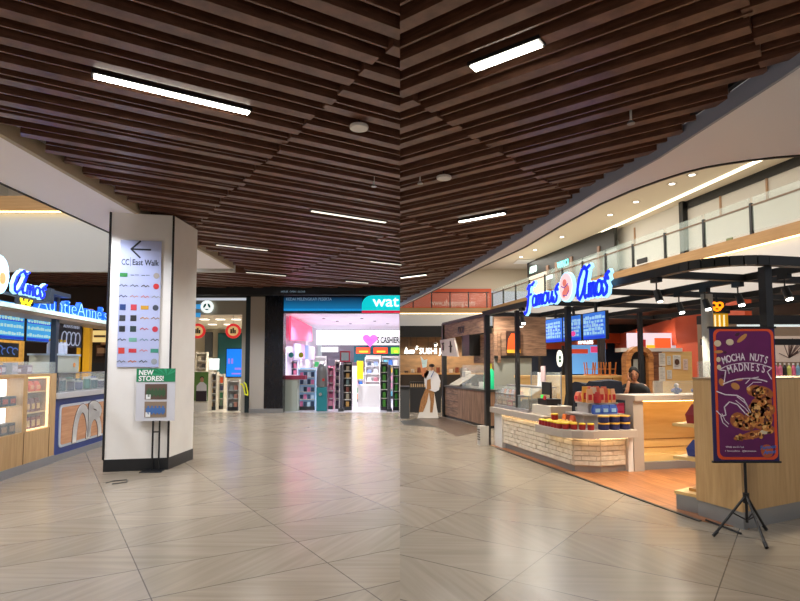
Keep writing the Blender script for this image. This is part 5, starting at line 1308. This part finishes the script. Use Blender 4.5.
# white wall panels upstairs: joints, columns, dark corner
def lthing(name, label, cat, boxes, m):
    mb = MB()
    for b in boxes: mb.box(*b)
    return tag(mb.out(name, m, None, (Lp.x, Lp.y, 0), LZ), label, cat)
def tl(px, off=2.4):        # parameter along L of the plane at offset `off` for an image column
    u_ = (px-400)/F; o = Lp+Ln*off
    return (u_*o.y-o.x)/(Ld.x-u_*Ld.y)
lthing('black_column', 'black column between the white upper panels', 'column', [(tl(688), 2.2, 4.74, tl(692), 2.4, 7.2)], BLACK)
lthing('dark_wall_gap', 'dark strip above the right white upper panels', 'wall strip', [(tl(692), 2.34, 6.93, Ll+8, 2.4, 7.2)], BLACK)
for px in (638, 726, 774): lthing('panel_rod', 'thin brown vertical rod on the white upper wall, '+{638: 'leftmost', 726: 'middle', 774: 'rightmost'}[px]+' of three', 'rod', [(tl(px)-.03, 2.36, 6.3, tl(px)+.03, 2.4, 7.0)], mat('rod_brown', (176, 140, 110), .5))
lthing('small_green_sign', 'small green sign on the white upper wall', 'sign', [(tl(731), 2.36, 5.35, tl(737), 2.4, 5.5)], mat('sign_olive', (120, 130, 80), .5))
# upper shops left of the white panels
gsh = T('upper_shop', 'dark upper floor shop front with glass and brown columns', 'shop front', (Lp.x, Lp.y, 0), LZ)
B(tl(548, 2.0), 2.0, 4.74, tl(619, 2.0), 2.1, 6.6).out('glass_front', mat('shop_glass', (120, 130, 128), .2), gsh)
B(tl(530, 2.0), 1.9, 6.35, tl(619, 2.0), 2.05, 7.19).out('fascia', mat('shop_fascia', (40, 42, 40), .5), gsh)
for px in (548, 557, 572, 600): B(tl(px, 1.9), 1.85, 4.74, tl(px+2.4, 1.9), 2.0, 6.6).out('column', mat('shop_brown', (120, 90, 70), .5), gsh)
B(tl(531, 1.8), 1.75, 4.74, tl(547, 1.8), 1.85, 6.3).out('lit_window', emi('lit_window', (206, 190, 170), .7), gsh)
s1 = T('upper_shop_sign', 'small cyan lit letters on the upper shop, right one', 'sign', (Lp.x, Lp.y, 0), LZ)
txt('WINCI', .42, emi('cyan_letters', (110, 230, 225), 1.2), s1, (tl(559, 1.85), 1.84, 6.25), .02, bold=.01, width=tl(570, 1.85)-tl(559, 1.85))
s1 = T('upper_shop_sign', 'small white lit letters on the dark upper fascia, left one', 'sign', (Lp.x, Lp.y, 0), LZ)
txt('ALDO', .5, emi('pale_letters', (200, 235, 230), 1.0), s1, (tl(531, 1.85), 1.84, 6.5), .02, bold=.01, width=tl(538, 1.85)-tl(531, 1.85))
s1 = T('upper_shop_sign', 'white lit strip sign under the cyan letters', 'sign', (Lp.x, Lp.y, 0), LZ)
B(tl(546, 1.7), 1.65, 5.8, tl(554, 1.7), 1.7, 6.0).out('panel', emi('pale_letters', (200, 235, 230), 1.0), s1)
for k, (px, py) in enumerate(((692, 175), (636, 202), (562, 237), (535, 250), (521, 257), (672, 184), (610, 215))):
    c = onz(px, py, 7.19); t = T('downlight', 'recessed round downlight in the cream upper ceiling', 'light', c, 0, 'downlights of the upper ceiling')
    MB().lathe([(.14, 0), (.16, .01)], n=16).out('ring', mat('ring_pale', (190, 180, 160), .5), t); MB().lathe([(.09, -.006), (.09, 0)], n=14).out('lens', mat('dl_lens', (255, 250, 240), .5, emit=4), t)
ul = T('ceiling_hatch', 'pale rectangular hatch in the far cream ceiling', 'hatch', onz(532, 262, 7.15)); B(-.9, -.6, 0, .9, .6, .03).out('panel', mat('hatch', (236, 236, 236), .5), ul)
tag(MB().box(-.25, -.02, -.16, .25, .02, .0).out('gallery_sign', mat('gal_dark', (40, 36, 34), .5), None, LP(tl(646, 0), -.06, 4.93), LZ), 'small dark sign on the gallery edge above the pergola', 'sign')

# ---- wooden kiosk on the left of the right half
wk = T('rustic_kiosk', 'rustic plank clad food kiosk with a black frame left of the cookie counter', 'kiosk', (0, 0, 0))
P0 = onz(444.5, 416.5); P1 = onz(487.5, 428.5); dv = (P1-P0).normalized(); nv = Vector((-dv.y, dv.x, 0))
if nv.x < 0: nv = -nv
def wkp(pts, z0, z1, name, m): return MB().prism([tuple((P0+dv*a+nv*b).xy) for a, b in pts], z0, z1).out(name, m, wk)
Lk = (P1-P0).length
print('rustic kiosk length', Lk, P0, P1)
wkp([(0, 0), (Lk*.36, 0), (Lk*.36, .6), (0, .6)], .06, .86, 'drawer_unit', RUSTIC)
wkp([(Lk*.36, 0), (Lk, 0), (Lk, .6), (Lk*.36, .6)], .06, .86, 'counter_front', RUSTICV)
mb = MB()
for z in (.28, .48, .68): mb.prism([tuple((P0+dv*a+nv*b).xy) for a, b in ((0.02, -.004), (Lk*.35, -.004), (Lk*.35, .01), (.02, .01))], z, z+.012)
mb.out('drawer_gap', BLACK, wk)
wkp([(0, .02), (Lk, .02), (Lk, .6), (0, .6)], 0, .06, 'kick_plate', BLACK)
wkp([(-.02, -.03), (Lk+.02, -.03), (Lk+.02, .62), (-.02, .62)], .86, .91, 'worktop', mat('worktop_dark', (56, 54, 52), .3))
wkp([(0, -.02), (Lk, -.02), (Lk, .05), (0, .05)], 2.28, 2.66, 'header_board', RUSTIC)
wkp([(-.03, -.05), (Lk, -.05), (Lk, .1), (-.03, .1)], 2.66, 2.74, 'top_beam', BLACK)
wkp([(-.06, -.06), (.06, -.06), (.06, .06), (-.06, .06)], 0, 2.7, 'post', BLACK)
wkp([(Lk*.5, .3), (Lk, .3), (Lk, .36), (Lk*.5, .36)], 1.55, 2.28, 'board_panel', RUSTIC)
wkp([(Lk*.45, .02), (Lk, .02), (Lk, .03), (Lk*.45, .03)], .91, 1.5, 'glass_guard', CLEAR)
wkp([(0.02, 1.5), (Lk*.75, 1.5), (Lk*.75, 1.56), (0.02, 1.56)], 0, 2.6, 'back_panel', wood('warm_back', (150, 120, 90), (190, 160, 124), (2, 2, 5), .6, 2))
ang = math.atan2(dv.y, dv.x)
def wkt(name, label, cat, a, b, z, group=None): return T(name, label, cat, P0+dv*a+nv*b+Vector((0, 0, z)), ang, group)
t = wkt('kiosk_emblem', 'dark cup emblem letters on the plank header', 'sign', Lk*.42, -.02, 2.33)
txt('KOI', .26, BLACK, t, (-.1, -.01, .02), .006, bold=.008, shear=.2, width=.5)
t = wkt('slanted_menu_board', 'pale slanted hanging menu board with dark marks on the rustic kiosk', 'menu board', .1, -.1, 1.72)
mb = MB().add([(0, 0, .05), (Lk*.42, 0, 0), (Lk*.36, -.05, .52), (-.06, -.05, .5), (0, .05, .05), (Lk*.42, .05, 0), (Lk*.36, 0, .52), (-.06, 0, .5)], [(0, 1, 2, 3), (7, 6, 5, 4), (0, 4, 5, 1), (1, 5, 6, 2), (2, 6, 7, 3), (3, 7, 4, 0)])
mb.out('board', mat('menu_pale', (200, 190, 184), .5), t)
MB().box(.2, -.06, .2, .24, -.03, .42).box(.14, -.06, .38, .3, -.03, .42).box(Lk*.27, -.06, .12, Lk*.28, -.03, .44).box(Lk*.24, -.06, .28, Lk*.31, -.03, .31).out('marks', BLACK, t)
t = wkt('black_speaker_box', 'black box beside the slanted menu board', 'box', Lk*.48, 0, 1.74); B(-.05, 0, 0, Lk*.16, .3, .54).out('body', BLACK, t)
t = wkt('green_bottle', 'bright green bottle with yellow cap behind the kiosk glass', 'bottle', Lk*.82, .3, .91)
MB().lathe([(.13, 0), (.14, .05), (.13, .42), (.07, .5)], n=16).out('body', emi('green_glow', (30, 190, 130), .5), t, smooth=True)
MB().lathe([(.07, .5), (.07, .62)], n=12).out('cap', mat('cap_yellow', (220, 220, 60), .5), t)
t = wkt('menu_flap', 'slanted pale menu flap on the rustic counter', 'menu', Lk*.3, .05, .95)
MB().add([(-.5, -.05, 0), (.25, -.05, .0), (.5, .35, .3), (-.2, .35, .3), (-.5, -.05, -.02), (.25, -.05, -.02), (.5, .35, .28), (-.2, .35, .28)], [(0, 1, 2, 3), (7, 6, 5, 4), (0, 4, 5, 1), (1, 5, 6, 2), (2, 6, 7, 3), (3, 7, 4, 0)]).out('board', mat('flap', (170, 164, 150), .5), t)
t = wkt('juice_machine', 'grey blender machine on the left of the rustic counter', 'machine', Lk*.17, .4, .91)
MB().lathe([(.12, 0), (.12, .2), (.09, .22), (.11, .5)], n=14).out('jar', mat('machine_grey', (150, 140, 130), .4), t); B(.12, -.1, 0, .36, .1, .42).out('body', mat('machine_pale', (190, 184, 176), .4), t, bevel=.02); MB().rod((.4, -.05, .2), (.4, .05, .2), .12).out('drum', BLACK, t)
for k in range(3): product('paper_cup', 'small white cup next to the green bottle', 'cup', 'cups by the green bottle', P0+dv*(Lk*(.68+.03*k))+nv*.25+Vector((0, 0, .91)), ang, .09, .09, .2, (220, 216, 210), None, 'tub')

# plank wall with the orange picture behind the cookie counter's left end
pwl = T('plank_wall', 'plank wall panel with glass below behind the cookie showcase', 'wall panel', (0, 13.6, 0))
x0 = at(494, 330, 13.6).x; x1 = at(546, 330, 13.6).x
B(x0, 0, 1.72, x1, .1, 2.75).out('planks', RUSTIC, pwl); B(x0, -.02, 1.66, x1-.35, .1, 1.72).out('black_rail', BLACK, pwl)
B(x0, .04, .9, x1-.35, .06, 1.66).out('glass', mat('grey_glass', (150, 156, 150), .2), pwl); B(x0, 0, 0, x1-.35, .1, .9).out('lower_panel', RUSTIC, pwl)
op = T('orange_picture', 'dark framed picture of an orange drink on the plank wall', 'picture', (0, 13.58, 0))
a = at(506, 331, 13.58); b = at(520.5, 353.5, 13.58)
B(a.x, -.03, b.z, b.x, 0, a.z).out('panel', mat('pic_dark', (50, 26, 20), .5), op)
xm = (a.x+b.x)/2
MB().plate([(a.x+.01, b.z+.01), (b.x-.01, b.z+.01), (b.x-.04, b.z+.33), (xm+.05, a.z-.06), (xm-.05, a.z-.06), (a.x+.04, b.z+.33)], -.034, -.03).out('drink_print', mat('pic_orange', (222, 80, 30), .5, emit=.2), op)
MB().box(a.x+.01, -.037, b.z+.01, b.x-.01, -.034, b.z+.09).out('yellow_band', mat('pic_yellow', (236, 170, 50), .5, emit=.2), op)

# ---- sushi restaurant far left
S(B(0, 28.5, 0, 5.0, 28.7, 3.3).out('wall_back', wood('sushi_back', (96, 76, 56), (150, 116, 80), (1, 1, 3), .6, 1)))
S(B(0, 26, 2.95, 5.0, 32, 3.3).out('ceiling_restaurant', mat('dark_bulkhead', (20, 20, 22), .7)))
S(B(0, 25.9, 2.78, 5.0, 26, 3.25).out('wall_back_header', mat('dark_bulkhead', (20, 20, 22), .7)))
ss = T('sushi_sign', 'white lit letters SUSHI JIRO with a sushi emblem', 'sign', (0, 25.8, 0))
p = at(418.5, 353.8, 25.8); p2 = at(448, 350, 25.8)
WHL = emi('white_letters', (255, 255, 250), 1.5)
txt('SUSHI JIRO', .38, WHL, ss, (p.x+.03, 0, p.z), .03, bold=.006, width=(p2.x-p.x)*1.12)
a = at(404, 353.5, 25.8)
MB().plate([(a.x, a.z), (a.x+.16, a.z), (a.x+.16, a.z+.22), (a.x+.1, a.z+.3), (a.x+.04, a.z+.18)], 0, .05).plate(rrect(a.x+.2, a.z, a.x+.5, a.z+.17, .07), 0, .05).out('emblem', WHL, ss)
MB().box(0.05, .02, a.z-.06, 2.3, .06, a.z-.04).out('mount_bar', BLACK, ss)
MB().rod((.5, .04, a.z-.05), (.5, .04, 2.9), .012).rod((1.9, .04, a.z-.05), (1.9, .04, 2.9), .012).out('hanger', BLACK, ss)
B_ = T('restaurant_counter', 'warm lit wooden dining counter inside the restaurant', 'counter', (0, 26.6, 0))
B(0.02, 0, 0, 4.6, .5, 1.05).out('front', mat('counter_dark', (50, 40, 34), .5), B_); B(0.02, -.05, 1.05, 4.6, .5, 1.13).out('top', mat('lit_wood', (196, 150, 96), .4), B_)
for k in range(9):
    product('bowl_stack', 'small dark or pale dish stack on the restaurant counter', 'dishes', 'dish stacks on the restaurant counter', (.3+k*.3, 26.8, 1.13), 0, .18, .18, .12+.1*(k % 3), ((60, 50, 50), (210, 200, 190), (120, 60, 40))[k % 3], None, 'tub')
for k, (x, z) in enumerate(((.35, 2.1), (.8, 2.3), (1.35, 2.15), (1.7, 2.45), (2.2, 2.2))):
    t = T('pendant_lamp', 'pendant lamp glowing white inside the restaurant, '+('first', 'second', 'third', 'fourth', 'fifth')[k]+' from the left', 'lamp', (x, 27, z))
    MB().lathe([(.14, 0), (.1, .08), (.03, .12)], n=14).out('shade', mat('lamp_shade_dark', (90, 90, 90), .5), t)
    MB().ball((0, 0, -.01), .055, 10).out('bulb', mat('bulb', (255, 250, 235), .5, emit=14), t); MB().rod((0, 0, .12), (0, 0, 2.95-z), .008).out('cord', BLACK, t)
# dark front counters of the restaurant
p0 = onz(400.5, 418.5); p1 = onz(412, 414)
t = T('dark_planter', 'dark grey ribbed box counter at the far left of the restaurant front', 'counter', (0, 15.9, 0))
B(0.005, 0, 0, at(409.5, 400, 15.9).x, .7, at(405, 389, 15.9).z).out('body', mat('slate_box', (62, 64, 66), .5), t)
B(0.005, -.02, at(405, 389, 15.9).z, at(409.8, 400, 15.9).x, .72, at(405, 386.5, 15.9).z).out('top', BLACK, t)
t = T('dark_planter', 'black low wall with a slatted top behind the cut-out figure', 'low wall', (0, 18, 0))
x0 = at(410, 400, 18).x; x1 = at(441, 400, 18).x
B(x0, 0, 0, x1, .3, at(405, 388, 18).z).out('body', mat('low_black', (30, 30, 32), .5), t)
mb = MB()
for k in range(14): mb.box(x0+.02+k*(x1-x0)/14, -.02, at(405, 387, 18).z, x0+.05+k*(x1-x0)/14, 0, at(405, 383.5, 18).z)
mb.out('slats', mat('slat_cream', (190, 160, 120), .5), t); B(x0, -.03, at(405, 383.6, 18).z, x1, .3, at(405, 382, 18).z).out('top_rail', BLACK, t)
# flat cut-out figure
cf = T('cutout_figure', 'life-size flat cut-out figure of a person in a white jacket and brown trousers', 'cut-out', (0, 15.8, 0))
def C_(px, py): q = at(px, py, 15.8); return (q.x, q.z)
def cut(pts, name, m, y0=-.01, y1=.0): return MB().plate([C_(*p) for p in pts], y0, y1).out(name, m, cf)
cut([(427, 391), (434, 391), (437.5, 412), (438.5, 418.3), (417.5, 418.3), (419.5, 412)], 'stand_board', mat('cut_white', (214, 210, 204), .6), .0, .02)
cut([(425.5, 389), (429.5, 389), (427, 402), (423, 412), (418.8, 412), (421, 400)], 'left_leg', wood('brown_print', (120, 80, 46), (176, 126, 76), (6, 6, 6), .6, 8), -.01)
cut([(428.5, 389), (434.3, 389), (434, 402), (432.5, 412.5), (430, 412.5), (430.5, 402)], 'right_leg', wood('brown_print', (1, 1, 1), (1, 1, 1)), -.01)
cut([(424, 374), (426.5, 371), (433, 370.5), (438, 374), (440.5, 381), (439, 390), (435, 392), (429, 390), (426, 389), (424.5, 383)], 'white_jacket', mat('cut_jacket', (206, 204, 208), .6), -.016, -.01)
cut([(427, 380), (430.5, 379), (431, 389), (426.5, 390)], 'apron_print', mat('cut_brown', (150, 104, 60), .6), -.02, -.016)
cut([(421, 362), (425, 366), (429, 372), (426, 379), (422, 376), (420.5, 368)], 'raised_dish', mat('cut_orange', (190, 120, 80), .6), -.016, -.0)
cut([(420.5, 356), (424, 360), (427.5, 359), (426.5, 367), (422.5, 368)], 'cream_splash', mat('cut_splash', (190, 214, 214), .6), -.02, .0)
q = C_(431.7, 368); MB().plate(ell(q[0], q[1], .055, .075), -.018, -.0).out('face', mat('print_skin', (176, 124, 92), .6), cf)
q = C_(431.7, 365.6); MB().plate(ell(q[0], q[1], .08, .05), -.022, -.0).out('cap', mat('print_hair', (40, 28, 24), .6), cf)
MB().ribbon([C_(434, 371), C_(431, 377)], .02, -.02, -.016).out('blue_scarf', mat('cut_blue', (60, 90, 160), .6), cf)

# ---- far shops behind the kiosk: orange facade etc.
S(MB().prism([(7.35, 12.0), (7.6, 13.4), (10.3, 27.1), (10.45, 27.1), (7.75, 13.4), (7.5, 12.0)], 2.1, 2.92).out('wall_right_orange', ORANGE))
def orr(u_):   # plan point of the orange facade for an image column
    k = (u_-400)/F; t = (7.6-k*13.4)/(k*13.7-2.7); return (7.6+2.7*t, 13.4+13.7*t)
c0, c1 = orr(676), orr(706)
S(MB().prism([c0, c1, (c1[0]+.15, c1[1]), (c0[0]+.15, c0[1])], 0, 2.92).out('wall_right_pier', ORANGE))
S(B(5.2, 27.2, 0, 13.9, 27.4, 3.3).out('wall_far', mat('navy_far', (20, 30, 48), .6)))
S(B(7, 24.8, 2.9, 14, 25, 3.3).out('wall_far_top', BLACK))
S(B(8.9, 17.5, 0, 14, 17.7, 3.0).out('wall_orange_shop_back', mat('cream_far', (214, 200, 186), .6)))
face(546, 340, 607, 349, 26.6, 'orange_fascia', ORANGE, 'long orange fascia band in the distance under the menu screens', 'fascia', .1)
face(604, 326, 620, 343, 25.5, 'orange_fascia', ORANGE, 'orange fascia piece left of the orange shop', 'fascia', .1)
face(567, 345, 600, 374, 26.2, 'blue_lit_shop', emi('shop_blue', (96, 156, 214), .85), 'bright blue lit shop window behind the partition', 'shop window')
face(567, 349, 588, 353.5, 26.14, 'red_band', emi('shop_red', (200, 70, 50), .7), 'red band sign across the blue lit shop window', 'sign')
face(591, 346.5, 598, 352.5, 26.14, 'pink_sign', emi('shop_pink', (226, 70, 120), .8), 'small pink square sign at the right of the blue lit shop', 'sign')
t = T('kiosk_letters', 'white letters on the orange fascia above the blue lit shop', 'sign', at(578, 343.8, 26.5)); txt('MAKERS', .3, WHL, t, (0, -.02, 0), .01, bold=.01, width=.7)
t = T('oval_sign', 'white oval sign with a green figure left of the blue lit shop', 'sign', (0, 15.5, 0)); q = at(559.5, 358.5, 15.5)
MB().plate(ell(q.x, q.z, .085, .23), -.04, 0).out('panel', emi('oval_white', (240, 244, 236), .9), t); MB().plate(ell(q.x, q.z+.03, .03, .05), -.046, -.04).plate(ell(q.x, q.z-.07, .035, .04), -.046, -.04).out('figure', mat('oval_green', (60, 120, 90), .5), t)
MB().rod((q.x+.1, 0, 0), (q.x+.1, 0, q.z+.35), .04).out('column', BLACK, t)
for k, (x0, x1) in enumerate(((520, 524), (540, 543), (600, 606))):
    face(x0, 333, x1, 372, 20, 'dark_column', BLACK, 'dark column in the distance behind the partition, '+('left', 'middle', 'right')[k]+' one', 'column', .3, base=0)
face(605, 343, 606.2, 371, 19.8, 'navy_joint', mat('navy_line', (50, 70, 100), .5), 'thin seam on the navy wall behind the stools', 'seam', .02, base=0)
face(525, 341, 545, 346, 22, 'orange_glow_sign', emi('far_orange', (240, 110, 40), .8), 'small glowing orange sign between the plank wall and the posts', 'sign')
# oven-like brick arch and notice board behind the woman
ar = T('wooden_arch_oven', 'arched wooden doorway structure behind the woman', 'arch', (0, 11.6, 0))
a = at(625.5, 372, 11.6); b = at(652, 346, 11.6)
xm = (a.x+b.x)/2
ARW = wood('arch_wood', (150, 96, 50), (200, 140, 80), (1, 1, 6), .5, 4)
mb = MB().box(a.x, -.05, 0, a.x+.1, .2, b.z-.25).box(b.x-.1, -.05, 0, b.x, .2, b.z-.25)
for k in range(12):
    q0_, q1_ = R(180*k/12), R(180*(k+1)/12-1.5); rx = (b.x-a.x)/2
    mb.plate([(xm+(rx-.1)*math.cos(q0_), b.z-.27+.17*math.sin(q0_)), (xm+rx*math.cos(q0_), b.z-.27+.27*math.sin(q0_)), (xm+rx*math.cos(q1_), b.z-.27+.27*math.sin(q1_)), (xm+(rx-.1)*math.cos(q1_), b.z-.27+.17*math.sin(q1_))], -.08, .2)
mb.out('arch_frame', ARW, ar); B(a.x+.1, .1, 0, b.x-.1, .15, b.z-.1).out('door', mat('door_black', (24, 20, 20), .4), ar)
B(a.x+.2, .08, 1.35, b.x-.22, .1, 1.62).out('door_glass', mat('grey_glass', (150, 156, 150), .2), ar)
bw_ = T('plank_cupboard', 'reddish plank cupboard right of the wooden arch', 'cupboard', (0, 11.7, 0)); x0 = b.x+.005; x1 = at(662, 360, 11.7).x
B(x0, 0, 0, x1, .3, at(650, 351.5, 11.7).z).out('body', wood('red_planks', (92, 54, 36), (150, 98, 66), (1, 1, 8), .5, 3), bw_)
nb = T('notice_board', 'maple notice board with white papers behind the counter', 'notice board', (0, 11.7, 0)); x2 = at(692, 360, 11.7).x
B(x1, 0, 0, x2, .1, at(650, 351.5, 11.7).z).out('board', MAPLE, nb)
MB().box(a.x-.05, -.02, at(650, 351.5, 11.7).z, x2-.2, .3, at(650, 348, 11.7).z).out('white_top', WHITE, nb)
def paper(px0, py0, px1, py1, lab, c=(216, 214, 206)):
    a = at(px0, py0, 11.68); b = at(px1, py1, 11.68)
    t = T('notice_paper', lab, 'paper', (0, 11.68, 0)); B(a.x, 0, b.z, b.x, .015, a.z).out('sheet', mat('paper%d' % c[0], c, .6), t)
    mb = MB(); z = a.z-.03
    while z > b.z+.03: mb.box(a.x+.02, -.003, z, b.x-.02-.03*(int(z*50) % 2), 0, z+.006); z -= .03
    mb.out('print', mat('paper_ink', (120, 118, 116), .6), t)
paper(659, 353, 665.5, 366, 'upper left white paper on the notice board'); paper(659, 367, 665.5, 381, 'lower left white paper on the notice board'); paper(667, 356, 671, 365, 'small middle upper paper on the notice board', (206, 206, 200)); paper(667, 370, 672, 379, 'small middle lower paper on the notice board', (206, 206, 201))
paper(673, 355, 681, 369, 'white paper with a round badge on the notice board', (226, 226, 222)); p = at(677, 362, 11.66); tag(MB().plate(ell(0, 0, .05, .06), -.004, 0).out('round_badge', mat('badge', (90, 60, 40), .5), None, p), 'round brown badge on the right white paper', 'badge')
paper(683, 359, 688, 370, 'pinkish paper at the right of the notice board', (222, 200, 190))
# white shop interior behind the opening
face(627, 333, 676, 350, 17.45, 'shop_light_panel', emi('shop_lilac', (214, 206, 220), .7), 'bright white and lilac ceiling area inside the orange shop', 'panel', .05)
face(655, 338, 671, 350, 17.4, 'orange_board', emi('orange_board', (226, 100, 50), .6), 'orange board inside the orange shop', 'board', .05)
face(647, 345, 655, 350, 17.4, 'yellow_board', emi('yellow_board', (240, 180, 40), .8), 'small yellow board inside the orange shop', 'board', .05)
face(642, 339.5, 646, 350, 17.3, 'red_extinguisher_box', mat('ext_red', (180, 40, 50), .5), 'red box hanging on the thin post over the arch', 'box', .1)

# grey column with globe, yellow pretzel box near the corner post
gc_ = T('grey_column', 'grey round column left of the purple poster', 'column', at(708, 340, 8.2)*Vector((1, 1, 0)) if False else Vector((at(708, 340, 7.35).x, 7.35, 0)))
MB().rod((0, 0, 0), (0, 0, 2.42), .07, n=18).out('shaft', mat('column_grey', (140, 144, 144), .4), gc_)
yb = T('yellow_shop_box', 'yellow box sign with white bars above the poster', 'sign', (0, 7.6, 0)); a = at(710.5, 313.5, 7.6); b = at(728.5, 331, 7.6)
B(a.x, 0, b.z-.5, b.x, .05, a.z).out('box', emi('box_yellow', (236, 178, 20), .35), yb)
MB().box(a.x+.05, -.01, b.z, a.x+.065, 0, a.z-.02).box(a.x+.11, -.01, b.z, a.x+.125, 0, a.z-.02).box(a.x+.17, -.01, b.z, a.x+.185, 0, a.z-.02).out('bars', emi('bar_white', (255, 246, 200), .8), yb)
B(a.x-.02, -.02, a.z, b.x+.02, .06, a.z+.04).out('black_rim', BLACK, yb)
pe = T('pretzel_sign', 'small glowing yellow pretzel sign above the yellow box', 'sign', (0, 7.5, 0)); q = at(716.5, 306.5, 7.5)
mb = MB()
for s_ in (-1, 1): mb.ribbon(arc(q.x+s_*.038, q.z+.015, .038, .035, 0, 360), .022, -.02, 0)
mb.ribbon(arc(q.x, q.z-.01, .05, .045, 180, 360), .022, -.02, 0); mb.out('pretzel', emi('pretzel_gold', (236, 160, 30), 1), pe)
B(q.x-.1, 0, q.z-.08, q.x+.12, .03, q.z+.09).out('backing', BLACK, pe); B(q.x-.005, .0, q.z+.09, q.x+.015, .03, 2.44).out('hanger', BLACK, pe)

# shops right of the poster
S(B(6.3, 11.8, 0, 10, 11.95, 2.5).out('wall_right_shop', mat('right_shop', (150, 130, 112), .6)))
S(B(5.0, 9.3, 2.18, 9, 9.5, 2.32).out('wall_right_shop_header', BLACK))
S(B(5.0, 9.3, 1.83, 9, 9.4, 1.93).out('trim_18', BLACK))
t = T('shop_ceiling_light', 'long white light band right of the corner post', 'light', (0, 9.6, 0)); a = at(773, 322, 9.6); b = at(800, 326, 9.6)
B(a.x-.5, 0, b.z, b.x+1, .2, a.z).out('diffuser', emi('right_band', (210, 226, 226), .9), t)
t = T('photo_panel', 'pale photo panel with bare tree pattern right of the poster', 'panel', (0, 11.2, 0)); a = at(777, 336, 11.2); b = at(800, 362, 11.2)
B(a.x-.4, 0, b.z, b.x+.6, .05, a.z).out('panel', mat('tree_pale', (200, 180, 166), .5, emit=.25), t)
mb = MB(); r_ = random.Random(8); cx = (a.x+b.x)/2
for k in range(16):
    q = R(r_.uniform(20, 160)); l_ = r_.uniform(.15, .4); mb.ribbon([(cx, b.z+.08), (cx+l_*math.cos(q), b.z+.1+l_*math.sin(q))], .01, -.01, 0)
mb.out('branches', mat('branch', (110, 84, 80), .6), t)
for k in range(6):
    product('shampoo_bottle', 'coloured bottle on the shelf right of the poster', 'bottle', 'bottles right of the poster', (at(776+k*4.4, 370, 10.4).x, 10.4, at(780, 376, 10.4).z), 0, .07, .07, .24, ((226, 110, 150), (226, 130, 160), (40, 40, 44), (220, 220, 120), (226, 110, 150), (130, 180, 210))[k], (240, 240, 240), 'bottle')
t = T('display_table', 'low shop display carrying the bottles right of the poster', 'shelf', (0, 10.4, 0)); zz = at(780, 376, 10.4).z
B(at(772, 370, 10.4).x, -.15, zz-.04, at(830, 370, 10.4).x, .3, zz).out('top', WHITE, t); B(at(772, 370, 10.4).x, -.1, 0, at(830, 370, 10.4).x, .3, zz-.04).out('body', mat('shop_red_white', (190, 170, 170), .5), t)

# ---- labels: members of a small group that share a label are told apart by their order from the left
def world_x(o):
    p = o.matrix_world.translation if False else Vector(o.location)
    return p.x/max(.1, p.y), p.z
_g = {}
for o in list(col.objects):
    if o.parent is None and 'label' in o.keys() and 'group' in o.keys(): _g.setdefault((o['group'], o['label']), []).append(o)
ORD = ['first', 'second', 'third', 'fourth', 'fifth', 'sixth', 'seventh', 'eighth', 'ninth', 'tenth', 'eleventh', 'twelfth', 'thirteenth', 'fourteenth']
for (g_, l_), os_ in _g.items():
    if 1 < len(os_) <= 14:
        os_.sort(key=world_x)
        for i, o in enumerate(os_):
            o['label'] = ' '.join(l_.split()[:12])+', '+ORD[i]+' from the left'
